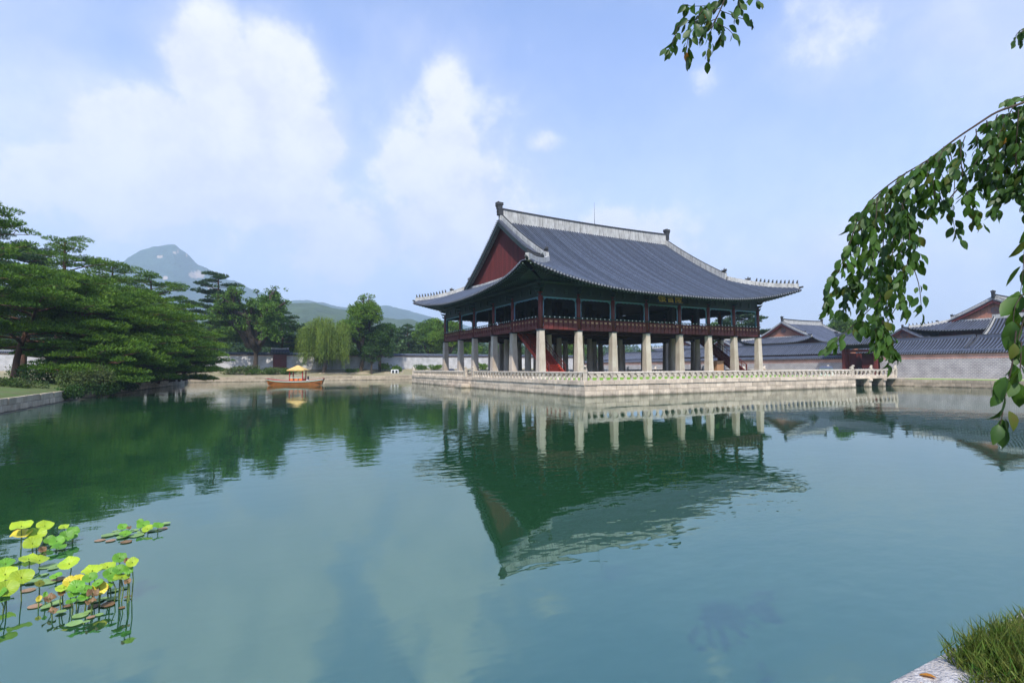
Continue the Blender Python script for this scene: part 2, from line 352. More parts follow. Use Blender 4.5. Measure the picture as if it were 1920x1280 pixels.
class HipGable:
    def __init__(s, root, ox, oy, rot, L, W, oh, ze, zr, A=2.3, La=19., gx=2.9, verge=.9, sp=.36, r=.095, extra=0.0, curve=.7, main=False, ridge_h=1.3, lime=None, k=1.0, boards=None, gable_in=.35, nseg=14):
        s.__dict__.update(locals()); s.D = W / 2 + oh; s.c, s.sn = math.cos(R(rot)), math.sin(R(rot)); s.lime = lime or LIME
    def w(s, x, y, z): return Vector((s.ox + s.c * x - s.sn * y, s.oy + s.sn * x + s.c * y, z))
    def lift(s, a): return s.A * max(0, 1 - max(a, -.6) / s.La) ** 2.8
    def z(s, d, a, side=False):
        t = d / s.D; z = s.ze + (s.zr - s.ze) * (.75 * t + .25 * t * t) + s.lift(a) * (1 - max(t, 0))
        if side and s.extra: z += s.extra * min(1, max(0, (a - d) / 9)) * max(0, 1 - max(d, 0) / (s.gx + s.oh + 2))
        return z
    def d0(s, a): return -s.curve * max(0, 1 - a / 9) ** 2
    # point on a slope: which = 'S','N' (long) or 'W','E' (short); u = coordinate along the eave from that slope's own start, d = distance in from the eave
    def pt(s, which, u, d, dz=0):
        if which in 'SN':
            a = min(u + s.oh, s.L + s.oh - u); zz = s.z(d, a) + dz; y = -s.oh + d
            return s.w(u, y if which == 'S' else s.W - y, zz)
        a = min(u + s.oh, s.W + s.oh - u); zz = s.z(d, a, True) + dz; x = -s.oh + d
        return s.w(x if which == 'W' else s.L - x, u, zz)
    def dmax(s, which, u):
        if which in 'SN':
            a = min(u + s.oh, s.L + s.oh - u)
            return s.D if s.gx - s.verge <= u <= s.L - s.gx + s.verge else min(a, s.D)
        a = min(u + s.oh, s.W + s.oh - u); return min(a, s.gx + s.oh)
    def us(s, which, step):
        Lw = s.L if which in 'SN' else s.W; n = int(round((Lw + 2 * s.oh - .1) / step)); return [-s.oh + .05 + (Lw + 2 * s.oh - .1) * i / n for i in range(n + 1)]
    def rowpts(s, which, u, dz, n=None):
        a = min(u + s.oh, (s.L if which in 'SN' else s.W) + s.oh - u); d0 = s.d0(a); dm = s.dmax(which, u); n = n or max(2, int(s.nseg * (dm - d0) / s.D) + 1)
        return [s.pt(which, u, d0 + (dm - d0) * i / n, dz) for i in range(n + 1)]
    def halfpipe(s, mb, pts, r, sidev, discs=True):
        vs = []; K = 4
        for p in pts:
            for k in range(K + 1):
                a = math.pi * k / K; vs.append(p + sidev * (math.cos(a) * r) + Vector((0, 0, math.sin(a) * r * 1.35)))
        mb.mi = 0
        mb.add(vs, [(i * (K + 1) + k, i * (K + 1) + k + 1, (i + 1) * (K + 1) + k + 1, (i + 1) * (K + 1) + k) for i in range(len(pts) - 1) for k in range(K)])
        if discs:
            d = (pts[0] - pts[1]).normalized(); c0 = pts[0] + d * .03; mb.mi = 1
            ring = [c0 + sidev * (math.cos(2 * math.pi * k / 8) * r * 1.08) + Vector((0, 0, math.sin(2 * math.pi * k / 8) * r * 1.08 + r * .15)) for k in range(8)]
            mb.add(ring, [tuple(range(8))]); mb.mi = 0
    def tiles(s):
        for which in 'SNWE':
            sidev = (s.w(1, 0, 0) - s.w(0, 0, 0)) if which in 'SN' else (s.w(0, 1, 0) - s.w(0, 0, 0))
            single = s.main and which in 'SW'
            if not single: mb = MB()
            for u in s.us(which, s.sp):
                if s.dmax(which, u) < .3: continue
                pts = s.rowpts(which, u, .02)
                if single:
                    m1 = MB(); s.halfpipe(m1, pts, s.r, sidev); m1.build('tile_row', [TILE, TILEG], s.root, smooth=False)
                else: s.halfpipe(mb, pts, s.r, sidev)
            if not single: mb.build('tile_rows', [TILEJ, TILEG], s.root, kind='stuff')
            # bed of concave tiles under the rows, split where the verge begins
            bed = MB(); U = s.us(which, s.sp * 2)
            if which in 'SN':
                e = .002; segs = [[u for u in U if u < s.gx - s.verge] + [s.gx - s.verge - e], [s.gx - s.verge + e] + [u for u in U if s.gx - s.verge < u < s.L - s.gx + s.verge] + [s.L - s.gx + s.verge - e],
                        [s.L - s.gx + s.verge + e] + [u for u in U if u > s.L - s.gx + s.verge]]
            else: segs = [U]
            for sg in segs:
                rows = [s.rowpts(which, u, 0, s.nseg) for u in sg]
                for i in range(len(rows) - 1): bed.strip(rows[i], rows[i + 1])
                # tile lip and the thickness below it
                A = [q[0] for q in rows]; bed.strip(A, [p - Vector((0, 0, .13)) for p in A])
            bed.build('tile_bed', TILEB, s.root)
    def ridges(s):
        k = s.k; x0, x1 = s.gx - s.verge + .25, s.L - s.gx + s.verge - .25; yc = s.W / 2; rh = s.ridge_h
        top = [s.w(x0 + (x1 - x0) * i / 20, yc, s.zr + rh + .22 * k * abs(i / 10 - 1) ** 2.2) for i in range(21)]
        b = MB(); b.ridge(top, .50 * k, rh + .45); b.build('main_ridge', s.lime, s.root)
        c = MB(); c.tube([p + Vector((0, 0, .05)) for p in top], .16 * k, 8); c.ridge([p + Vector((0, 0, -.02)) for p in top], .62 * k, .07)
        c.build('ridge_cap', DARKT, s.root)
        for sg, xx in ((1, x0 + .1 * k), (-1, x1 - .1 * k)):
            p = s.w(xx, yc, s.zr + rh - .55 * k); o = link('ridge_finial', OWL, s.root, loc=p, scale=(k, k, k), rot=(0, 0, R(s.rot) + (0 if sg > 0 else math.pi)))
        for we in (0, 1):
            for sn in (0, 1):
                wx = (lambda x: x) if not we else (lambda x: s.L - x)
                wy = (lambda y: y) if not sn else (lambda y: s.W - y)
                xn = s.gx - s.verge + .62 * k; yend = -s.oh + (xn + s.oh) + .15
                P = []
                for i in range(15):
                    d = s.D - .1 + (yend + s.oh - s.D + .1) * i / 14
                    P.append(s.w(wx(xn), wy(-s.oh + d), s.z(d, xn + s.oh) + .88 * k + (.12 * k if i == 14 else 0)))
                b = MB(); b.ridge(P, .40 * k, .95 * k); b.build('descending_ridge', s.lime, s.root)
                c = MB(); c.tube([p + Vector((0, 0, .03)) for p in P], .11 * k, 6); c.build('ridge_cap', DARKT, s.root)
                dv = (P[-1] - P[-3]); link('beast_head', BEAST, s.root, loc=P[-1] - dv.normalized() * .35 * k + Vector((0, 0, .02)), scale=(k * 1.05,) * 3, rot=(0, 0, math.atan2(dv.y, dv.x)))
                Q = []
                for i in range(11):
                    d = (xn + s.oh) * (1 - i / 10) + .12 * (i / 10) + (-.25 * k) * (i / 10); a = max(d, 0)
                    Q.append(s.w(wx(-s.oh + d), wy(-s.oh + d), s.z(d, a) + .60 * k))
                b = MB(); b.ridge(Q, .36 * k, .72 * k); b.build('corner_ridge', s.lime, s.root)
                dv = (Q[-1] - Q[0]).normalized(); an = math.atan2(dv.y, dv.x)
                link('beast_head', BEAST, s.root, loc=Q[3], scale=(k * .9,) * 3, rot=(0, 0, an))
                nf = 11 if s.main else 7
                for i in range(nf):
                    t = 4.2 + 5.6 * i / (nf - 1); j = int(t); j = min(j, 9); p = Q[j].lerp(Q[j + 1], t - j); link('figurine', FIG, s.root, loc=p, scale=(k * 1.15,) * 3, rot=(0, 0, an))
                # projecting tip tile under the corner
                b = MB(); p0 = s.w(wx(-s.oh - .1), wy(-s.oh - .1), s.z(0, 0) + .02); p1 = s.w(wx(-s.oh - s.curve * .75), wy(-s.oh - s.curve * .75), s.z(0, 0) + .12 * k)
                b.tube([p0 - Vector((0, 0, .05)), p1], [.16 * k, .12 * k], 8); b.build('corner_tip', DARKT, s.root)
                # short tiles across the verge
                vb = MB(); n = int((s.D - 4.6 * k) / (.30 * k))
                for i in range(n):
                    d = s.D - .2 - (s.D - (xn + s.oh)) * i / n; zz = s.z(d, xn + s.oh)
                    A = s.w(wx(s.gx - s.verge - .05), wy(-s.oh + d), zz + .10); B = s.w(wx(xn), wy(-s.oh + d), zz + .30 * k)
                    dd = (s.w(0, 1, 0) - s.w(0, 0, 0)) * (1 if not sn else -1); s.halfpipe(vb, [A, B], .085 * max(k, .8), dd)
                vb.build('verge_tiles', [TILEJ, TILEG], s.root, kind='stuff')
                # bargeboard
                xb = s.gx - s.verge + .06; b = MB(); A = []; B = []
                for i in range(15):
                    d = s.D - (s.D - (s.gx + s.oh - .4)) * i / 14; zz = s.z(d, xb + s.oh) - .04; A.append((xb, -s.oh + d, zz)); B.append((xb, -s.oh + d, zz - .62 * k))
                F = lambda q, dx=0: s.w(wx(q[0] + dx), wy(q[1]), q[2])
                b.strip([F(q) for q in A], [F(q) for q in B]); b.strip([F(q, .09) for q in A], [F(q, .09) for q in B]); b.strip([F(q) for q in B], [F(q, .09) for q in B])
                b.build('bargeboard', RED if not s.main else GREEN, s.root)
            # gable face, boarded, and the limed fillet at its foot
            wx = (lambda x: x) if not we else (lambda x: s.L - x)
            xg = s.gx + .0; zb = s.z(s.gx + s.oh, s.W / 2, True) + .05; bb = MB(); y = 0.0; bw = .30 * (k if s.main else 1.6)
            ys = [s.gx + (s.W - 2 * s.gx) * i / int((s.W - 2 * s.gx) / bw) for i in range(int((s.W - 2 * s.gx) / bw) + 1)]
            for i in range(len(ys) - 1):
                h = []
                for yy in (ys[i], ys[i + 1]):
                    d = min(yy, s.W - yy) + s.oh; h.append(s.z(d, s.gx + s.oh) - .10)
                if max(h) < zb + .05: continue
                h = [max(q, zb - .2) for q in h]
                base = [s.z(s.gx + s.oh, min(yy, s.W - yy) + s.oh, True) - .3 for yy in (ys[i], ys[i + 1])]
                pts = [s.w(wx(xg), ys[i] + .012, base[0]), s.w(wx(xg), ys[i + 1] - .012, base[1]), s.w(wx(xg), ys[i + 1] - .012, h[1]), s.w(wx(xg), ys[i] + .012, h[0])]
                off = s.w(wx(.12), 0, 0) - s.w(wx(0), 0, 0)
                bb.add(pts + [p + off for p in pts], [(0, 1, 2, 3), (4, 7, 6, 5), (0, 4, 5, 1), (1, 5, 6, 2), (2, 6, 7, 3), (3, 7, 4, 0)])
                if s.main:   # cover strip over each joint
                    q = s.w(wx(xg - .05), ys[i], 0); bb.add([s.w(wx(xg - .05), ys[i] - .035, base[0]), s.w(wx(xg - .05), ys[i] + .035, base[0]), s.w(wx(xg - .05), ys[i] + .035, h[0]), s.w(wx(xg - .05), ys[i] - .035, h[0]),
                        s.w(wx(xg + .02), ys[i] - .035, base[0]), s.w(wx(xg + .02), ys[i] + .035, base[0]), s.w(wx(xg + .02), ys[i] + .035, h[0]), s.w(wx(xg + .02), ys[i] - .035, h[0])], [(0, 1, 2, 3), (0, 3, 7, 4), (1, 5, 6, 2)])
            bb.build('gable_boards' if s.main else 'gable_wall', s.boards or REDB, s.root, kind='stuff' if s.main else None)
            P = [s.w(wx(s.gx - .22 * k), yy, s.z(s.gx + s.oh - .2, min(yy, s.W - yy) + s.oh, True) + .34 * k) for yy in [s.gx + (s.W - 2 * s.gx) * i / 16 for i in range(17)]]
            b = MB(); b.ridge(P, .34 * k, .40 * k); b.build('gable_foot_ridge', s.lime, s.root)
    def soffit(s, zin, rafters=True, wall_in=0.0, single=False):
        """underside of the eaves: boarding plus round and square rafters"""
        bd = MB()
        for which in 'SNWE':
            Lw = s.L if which in 'SN' else s.W; sgl = single and which in 'SW'; rest = MB()
            U = s.us(which, .46 if s.main else .9); prev = None
            for u in U:
                a = min(u + s.oh, Lw + s.oh - u); d0 = s.d0(a) + .18
                E = s.pt(which, u, d0, -.20 if s.main else -.16)
                ui = min(max(u, .15 + .25 * (u < .15)), Lw - .15); ui = min(max(u * 1.0, .2), Lw - .2)
                I = s.pt(which, ui, s.oh, 0); I.z = zin
                bd_row = (E, I)
                if prev: bd.strip([prev[0], prev[1]], [E, I])
                prev = bd_row
                if rafters:
                    M = E.lerp(I, .36); dn = Vector((0, 0, -.09)); m1 = MB()
                    m1.tube([M + dn * 1.15, I + dn], .085, 6); d = (M - I).normalized(); m1.mi = 1
                    m1.tube([M + dn * 1.15, M + dn * 1.15 + d * .015], .083, 6); m1.mi = 0
                    m1.beam(E + dn * .7, E.lerp(I, .42) + dn * .7, .10, .11); m1.mi = 1
                    d2 = (E - M).normalized(); m1.beam(E + dn * .7, E + dn * .7 + d2 * .02, .10, .11); m1.mi = 0
                    if sgl: m1.build('rafter', [RAFT, RAFTEND], s.root)
                    else:
                        rest.mi = 0; bsz = len(rest.v); rest.v += m1.v; rest.f += [[i + bsz for i in f] for f in m1.f]; rest.m += m1.m
            if rest.v: rest.build('rafters', [RAFT, RAFTEND], s.root, kind='stuff')
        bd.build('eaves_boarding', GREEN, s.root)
        # boards under the lip
        e = MB()
        for which in 'SNWE':
            A = []; B = []
            for u in s.us(which, .46 if s.main else .9):
                a = min(u + s.oh, (s.L if which in 'SN' else s.W) + s.oh - u); A.append(s.pt(which, u, s.d0(a) + .10, -.12)); B.append(s.pt(which, u, s.d0(a) + .16, -.24))
            e.strip(A, B)
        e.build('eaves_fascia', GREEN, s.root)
        # closed roof void so that no light leaks from above
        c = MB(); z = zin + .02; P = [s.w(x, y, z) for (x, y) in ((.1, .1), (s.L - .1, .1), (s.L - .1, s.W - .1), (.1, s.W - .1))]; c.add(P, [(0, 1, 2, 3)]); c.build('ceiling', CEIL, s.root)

# ------------------------------------------------------------------ the two-storey pavilion
LX, LY = 34.4, 28.5
CXS = [0, 4.80, 9.54, 14.546, 19.854, 24.86, 29.60, 34.4]
CYS = [0, 6.157, 11.246, 17.254, 22.343, 28.5]
ZD, ZB, ZF = 1.33, 1.62, 6.40        # terrace deck, stylobate top, top of the stone columns
def build_pavilion():
    t = thing('pavilion', 'two storey open pavilion with grey tiled hip and gable roof standing on tall stone columns', 'pavilion', (LX / 2, LY / 2, ZD))
    b = MB(); b.box((-1.3, -1.3, ZD - .2), (LX + 1.3, LY + 1.3, ZB)); b.build('stylobate', GRANC, t)
    b = MB(); b.box((-1.25, -1.25, ZB + .004), (LX + 1.25, LY + 1.25, ZB + .012)); b.build('paving', mat('pavilion paving', (.20, .17, .14), (.13, .11, .09), .6, .9, .4), t)
    # stone columns: square round the edge, round inside
    sq = MB(); sq.lathe((0, 0, 0), [(.60, 0), (.44, ZF - ZB)], 4); sqm = MB(); h = ZF - ZB
    for (s0, s1, z0, z1) in ((.42, .315, 0, h),):
        c = .035; v = []
        for (s_, z_) in ((s0, z0), (s1, z1)):
            v += [(s_ - c, -s_, z_), (s_, -s_ + c, z_), (s_, s_ - c, z_), (s_ - c, s_, z_), (-s_ + c, s_, z_), (-s_, s_ - c, z_), (-s_, -s_ + c, z_), (-s_ + c, -s_, z_)]
        sqm.add(v, [(k, (k + 1) % 8, 8 + (k + 1) % 8, 8 + k) for k in range(8)] + [tuple(range(8, 16))])
    sqm.mi = 1; sqm.box((-.37, -.37, h), (.37, .37, h + .13)); sqmesh = sqm.mesh('square stone column', [COLST, IRON])
    rm = MB(); rm.tube([(0, 0, 0), (0, 0, h * .5), (0, 0, h)], [.44, .40, .34], 16); rm.mi = 1; rm.tube([(0, 0, h), (0, 0, h + .13)], .38, 16); rmesh = rm.mesh('round stone column', [COLST, IRON])
    cm = MB(); cm.lathe((0, 0, 0), [(.25, 0), (.24, 3.5)], 8); cm = MB(); cm.tube([(0, 0, 0), (0, 0, 3.95)], [.27, .255], 12); cmesh = cm.mesh('wooden column', RED, True)
    ic = MB(); ic.box((-.30, -.30, 0), (.30, .30, 4.3)); icm = ic.mesh('inner column', INCOL)
    for i, x in enumerate(CXS):
        for j, y in enumerate(CYS):
            edge = i in (0, 7) or j in (0, 5)
            link('stone_column', sqmesh if edge else rmesh, t, loc=(x, y, ZB))
            if edge: link('wooden_column', cmesh, t, loc=(x, y, ZF + .13))
            else: link('inner_column', icm, t, loc=(x, y, 6.85))
    # floor: edge beams, joists and boards
    b = MB(); e = .16
    b.box((-e, -e, 6.53), (LX + e, e, 6.86)); b.box((-e, LY - e, 6.53), (LX + e, LY + e, 6.86)); b.box((-e, e + .003, 6.53), (e, LY - e - .003, 6.86)); b.box((LX - e, e + .003, 6.53), (LX + e, LY - e - .003, 6.86)); b.build('edge_beam', RED, t)
    for y in CYS[1:-1]: q = MB(); q.box((.4, y - .2, 6.50), (LX - .4, y + .2, 6.84)); q.build('floor_beam', FLOORB, t)
    q = MB()
    for i in range(34): x = 1.0 + i; q.box((x, .4, 6.62), (x + .16, LY - .4, 6.80))
    q.build('joists', FLOORB, t, kind='stuff')
    q = MB(); q.box((.31, .31, 6.80), (LX - .31, LY - .31, 6.845)); q.build('floor', FLOORB, t)
    # balcony panels and rail, one bay at a time
    plank = cube_mesh('panel plank', RED, .04); tanp = cube_mesh('painted lit opening', TAN, .02); dot = MB(); dot.tube([(0, -.03, 0), (0, .03, 0)], [.075, .06], 8); dotm = dot.mesh('rail bracket cap', WHITEP, True)
    st = MB(); st.tube([(0, 0, 0), (0, -.16, .22), (0, -.12, .60), (0, -.20, .98)], [.05, .06, .035, .05], 5); stm = st.mesh('rail support', RED)
    def bay(p, q, out):
        p = Vector(p); q = Vector(q); out = Vector(out); d = (q - p); Ln = d.length; d.normalize(); rz = math.atan2(d.y, d.x)
        a = p + d * .24; n = 8 if Ln > 4.9 else 7; Lb = Ln - .48; c = p + d * Ln / 2; c.z = 6.86
        fr = MB(); up = Vector((0, 0, 1))
        fr.beam(a + out * .18 + up * 7.66, a + d * Lb + out * .18 + up * 7.66, .12, .08); fr.beam(a + out * .17 + up * 7.26, a + d * Lb + out * .17 + up * 7.26, .10, .06)
        rl = fr.build('railing', RED, t)
        tb = MB(); tb.tube([p + out * .40 + up * 7.83, q + out * .40 + up * 7.83], .065, 8); tb.build('rail', GREEN, rl)
        for k in range(n):
            w_ = Lb / n; x = a + d * (w_ * (k + .5))
            link('plank', plank, rl, loc=x + out * .20 + up * 6.88, scale=(w_ - .05, .06, .68), rot=(0, 0, rz))
            link('plank', plank, rl, loc=x + out * .16 + up * 7.45, scale=(w_ - .02, .03, .46), rot=(0, 0, rz))
            link('lit_opening_board', tanp, rl, loc=x + out * .185 + up * 7.40, scale=((w_ - .07) * .62, .03, .20), rot=(0, 0, rz))  # tan board in place of an opening, coloured like the lit floor behind
            y = a + d * (w_ * k)
            link('rail_support', stm, rl, loc=y + out * .20 + up * 6.88, rot=(0, 0, math.atan2(out.y, out.x) + math.pi / 2))
            link('bracket_cap', dotm, rl, loc=y + out * .44 + up * 7.83, rot=(0, 0, math.atan2(out.y, out.x) + math.pi / 2))
    sides = [([(x, 0, 0) for x in CXS], (0, -1, 0)), ([(0, y, 0) for y in CYS], (-1, 0, 0)), ([(x, LY, 0) for x in CXS], (0, 1, 0)), ([(LX, y, 0) for y in CYS], (1, 0, 0))]
    for pts, out in sides:
        for i in range(len(pts) - 1): bay(pts[i], pts[i + 1], out)
    # carved teal frames inside every bay
    def frame(p, q, out):
        p = Vector(p); q = Vector(q); out = Vector(out); d = (q - p); Ln = d.length; d.normalize(); b = MB()
        z1 = 10.0; a = .26; n = 16; up = Vector((0, 0, 1)); top = []; bot = []
        for i in range(n + 1):
            x = a + (Ln - 2 * a) * i / n; u = abs(i / n * 2 - 1); dz = .13 + .06 * abs(math.sin(i * math.pi / 2.0)) + .40 * max(0, (u - .78) / .22) ** 2
            top.append(p + d * x + up * z1); bot.append(p + d * x + up * (z1 - dz))
        for o in (.05, -.05): b.strip([v + out * o for v in top], [v + out * o for v in bot])
        b.strip([v + out * .05 for v in bot], [v - out * .05 for v in bot])
        for s_ in (0, 1):
            A = []; B = []
            for i in range(9):
                z = 7.0 + (z1 - .13 - 7.0) * i / 8; wd = .09 + .05 * abs(math.sin(i * 1.9)); x0 = a if not s_ else Ln - a; x1 = a + wd if not s_ else Ln - a - wd
                A.append(p + d * x0 + up * z); B.append(p + d * x1 + up * z)
            for o in (.05, -.05): b.strip([v + out * o for v in A], [v + out * o for v in B])
            b.strip([v + out * .05 for v in B], [v - out * .05 for v in B])
        b.build('carved_frame', TEAL, t)
    for pts, out in sides:
        for i in range(len(pts) - 1): frame(pts[i], pts[i + 1], out)
    # beams, frieze, brackets
    for pts, out in sides:
        p, q = Vector(pts[0]), Vector(pts[-1]); o = Vector(out); b = MB(); up = Vector((0, 0, 1)); d = (q - p).normalized()
        b.beam(p + up * 10.20, q + up * 10.20, .30, .38); b.build('lintel', GREEN, t)
        b = MB(); b.beam(p + up * 10.95, q + up * 10.95, .10, 1.1); b.build('frieze', GREEN, t)
        b = MB(); b.tube([p - d * .3 + up * 11.62, q + d * .3 + up * 11.62], .20, 10); b.build('purlin', RAFT, t)
        for v in pts:
            v = Vector(v)
            for (z, ln) in ((10.18, .62), (10.62, .85), (11.05, 1.1)):
                b = MB(); b.beam(v - o * .3 + up * z, v + o * ln * .7 + up * z, .16, .22); b.tube([v + o * ln * .62 + up * (z - .02), v + o * ln + up * (z + .20)], [.09, .025], 5); b.build('bracket', RAFT, t)
        for i in range(len(pts) - 1):     # flower blocks between the columns
            for k in (1 / 3, 2 / 3):
                v = Vector(pts[i]).lerp(Vector(pts[i + 1]), k); b = MB(); b.beam(v + o * .10 + up * 10.42, v + o * .10 + up * 10.98, .34, .12, up=(o.x, o.y, .001)); b.build('spacer_block', RAFT, t)
    # name board with gilt characters
    c = Vector((16.6, -1.75, 10.62)); pb = cube_mesh('name board', mat('name board black', (.012, .014, .016), rough=.5), .01)
    tilt = R(-14); o = link('name_board', pb, t, loc=c, scale=(4.1, .12, 1.45), rot=(tilt, 0, 0))
    fr = MB(); 
    for (a, b_) in (((-2.12, 0, .74), (2.12, 0, .74)), ((-2.12, 0, -.74), (2.12, 0, -.74)), ((-2.08, 0, -.78), (-2.08, 0, .78)), ((2.08, 0, -.78), (2.08, 0, .78))): fr.beam(a, b_, .10, .10, up=(0, 1, 0))
    fm = fr.mesh('name board frame', GREEN); link('board_frame', fm, t, loc=c + Vector((0, -.09, .0)), rot=(tilt, 0, 0))
    gold = mat('gilt', (.75, .50, .10), (.62, .40, .07), 4, .45)
    for i, ch in enumerate('樓會慶'):
        fc = bpy.data.curves.new('character', 'FONT'); fc.body = ch; fc.size = 1.32; fc.align_x = 'CENTER'; fc.align_y = 'CENTER'; fc.extrude = .02; fc.offset = .012
        tmp = bpy.data.objects.new('character', fc); col.objects.link(tmp)
        bpy.context.view_layer.update(); me = bpy.data.meshes.new_from_object(tmp.evaluated_get(bpy.context.evaluated_depsgraph_get())); bpy.data.objects.remove(tmp)
        me.materials.clear(); me.materials.append(gold)
        xs = [v.co.x for v in me.vertices] or [0]; ys = [v.co.y for v in me.vertices] or [0]
        for v in me.vertices: v.co.x -= (min(xs) + max(xs)) / 2; v.co.y -= (min(ys) + max(ys)) / 2
        link('character', me, t, loc=c + Matrix.Rotation(tilt, 3, 'X') @ Vector(((i - 1) * 1.32, -.08, 0)), rot=(math.pi / 2 + tilt, 0, 0))
    # stairs between the storeys
    def stair(x0, x1, y0, y1, mt, lab):
        n = 22; ww = (x0 + x1) / 2; b = MB(); hh = 6.8 - ZB
        for s_ in (x0, x1): b.beam((s_, y0, ZB + .1), (s_, y1, 6.7), .10, .38)
        o = b.build('stair', mt, t); o['label'] = lab; tr = cube_mesh('tread ' + lab[:4], mt, .02)
        for k in range(n):
            y = y0 + (y1 - y0) * (k + .5) / n; z = ZB + hh * (k + 1) / (n + 1)
            link('tread', tr, o, loc=(ww, y, z), scale=(x1 - x0 - .1, .36, .06)); link('riser', tr, o, loc=(ww, y + .13, z - .12), scale=(x1 - x0 - .1, .03, .22))
        for s_ in (x0, x1):
            q = MB(); q.tube([(s_, y0 - .1, ZB + 1.15), (s_, y1, 7.7)], .05, 6); q.beam((s_, y0 - .05, ZB), (s_, y0 - .05, ZB + 1.25), .12, .12, up=(1, 0, 0)); q.tube([(s_, y0 - .1, ZB + .75), (s_, y1, 7.3)], .03, 5)
            for k in range(9):
                f = k / 9; y = y0 + (y1 - y0) * f; z = ZB + .2 + (6.6 - ZB - .1) * f; q.beam((s_, y, z), (s_, y, z + .95), .05, .07, up=(1, 0, 0))
            q.build('handrail', RED, o)
    stair(1.65, 3.75, 1.1, 8.2, REDST, 'bright red stair between the nearest stone columns')
    stair(30.8, 32.8, -.2 + .9, 7.6, RED, 'dark red stair behind the right hand stone columns')
    b = MB(); b.box((28.9, 2.2, ZB + .01), (30.2, 3.4, 3.3)); bx = b.build('stair_cupboard', TAN, t)
    # roof
    r = HipGable(t, 0, 0, 0, LX, LY, 3.5, 10.66, 22.0, A=2.35, La=19, gx=2.9, verge=.9, sp=.40, r=.118, extra=.42, main=True, ridge_h=1.4)
    r.tiles(); r.ridges(); r.soffit(11.95, single=True)
    b = MB(); b.tube([(17.9, 14.25, 23.5), (17.9, 14.25, 26.8)], [.035, .012], 6); b.tube([(17.9, 14.25, 23.4), (17.9, 14.25, 23.62)], [.12, .06], 8); b.build('lightning_rod', IRON, t)
build_pavilion()

# ------------------------------------------------------------------ stone terrace in the pond
TX0, TX1, TY0, TY1 = -2.33, 36.95, -11.02, 38.4
STONE = cube_mesh('dressed stone', GRAN, .02); STONEC = cube_mesh('carved stone', GRANC, .02); STONEB = cube_mesh('bank stone', BANKST, .035)
def course(parent, me, p, q, out, z0, z1, depth, wmin, wmax, gap=.012, proud=.02, name='stone', seed=1, limit=None):
    """a course of separate blocks from p to q; out = outward normal"""
    r = random.Random(seed); p = Vector(p); q = Vector(q); d = q - p; Ln = d.length; d.normalize(); rz = math.atan2(d.y, d.x); o = Vector(out); s = 0; n = 0
    while s < Ln - .01:
        w_ = r.uniform(wmin, wmax)
        if Ln - s - w_ < wmin * .6: w_ = Ln - s
        pr = r.uniform(-proud, proud); c = p + d * (s + w_ / 2) - o * (depth / 2 - pr); tz = r.uniform(-.006, .006)
        link(name, me, parent, loc=(c.x, c.y, (z0 + z1) / 2 + tz), scale=(w_ - gap * 2, depth, z1 - z0 - gap), rot=(0, 0, rz)); s += w_; n += 1
    return n
BAL = MB()
def _bal():
    prof = [(.13, 0), (.12, .06), (.08, .14), (.07, .24), (.09, .33), (.18, .43), (.235, .50), (.235, .56)]; t = .085; v = []
    for (x, z) in prof: v += [(-x, -t, z), (x, -t, z), (x, t, z), (-x, t, z)]
    f = []
    for i in range(len(prof) - 1):
        for k in range(4): f.append((i * 4 + k, i * 4 + (k + 1) % 4, i * 4 + 4 + (k + 1) % 4, i * 4 + 4 + k))
    f.append((0, 3, 2, 1)); m = (len(prof) - 1) * 4; f.append((m, m + 1, m + 2, m + 3)); BAL.add(v, f); return BAL.mesh('baluster', GRANC)
BALM = _bal()
def _beast():
    b = MB(); b.box((-.17, -.17, 0), (.17, .17, .74)); b.box((-.20, -.20, .74), (.20, .20, .82))
    b.tube([(-.06, 0, .80), (-.06, 0, .98), (.02, 0, 1.13), (.10, 0, 1.24)], [.17, .16, .14, .11], 8); b.tube([(.04, 0, 1.20), (.14, 0, 1.22), (.24, 0, 1.18)], [.12, .12, .08], 7)
    b.tube([(.10, .09, .80), (.09, .08, 1.05)], [.05, .05], 5); b.tube([(.10, -.09, .80), (.09, -.08, 1.05)], [.05, .05], 5); b.tube([(-.20, 0, .84), (-.26, 0, 1.02), (-.16, 0, 1.16)], [.05, .05, .02], 5)
    b.tube([(.06, .08, 1.28), (.04, .10, 1.36)], [.035, .01], 4); b.tube([(.06, -.08, 1.28), (.04, -.10, 1.36)], [.035, .01], 4)
    return b.mesh('beast post', GRANC, False)
BPOST = _beast()
def rail_run(parent, p, q, step=.74, z=ZD):
    p = Vector((*p, z)); q = Vector((*q, z)); d = q - p; Ln = d.length; d.normalize(); rz = math.atan2(d.y, d.x); n = max(1, round(Ln / step))
    for k in range(n): c = p + d * (Ln * (k + .5) / n); link('baluster', BALM, parent, loc=(c.x, c.y, z + .05), rot=(0, 0, rz))
    b = MB(); u = Vector((0, 0, 1)); b.tube([p + u * .685, q + u * .685], .105, 8, a0=math.pi / 8); b.build('hand_rail', GRANC, parent)
    m = max(1, round(Ln / 1.9))
    for k in range(m): a = p + d * (Ln * k / m); c = p + d * (Ln * (k + 1) / m); cc = (a + c) / 2; link('foot_stone', STONEC, parent, loc=(cc.x, cc.y, z + .03), scale=((c - a).length - .02, .30, .06), rot=(0, 0, rz))
def post(parent, x, y, rz, z=ZD): link('beast_post', BPOST, parent, loc=(x, y, z), rot=(0, 0, R(rz)))
GAP = (12.75, 15.4)
BR = [(-10.7, -7.9), (7.6, 11.6), (29.5, 32.3)]
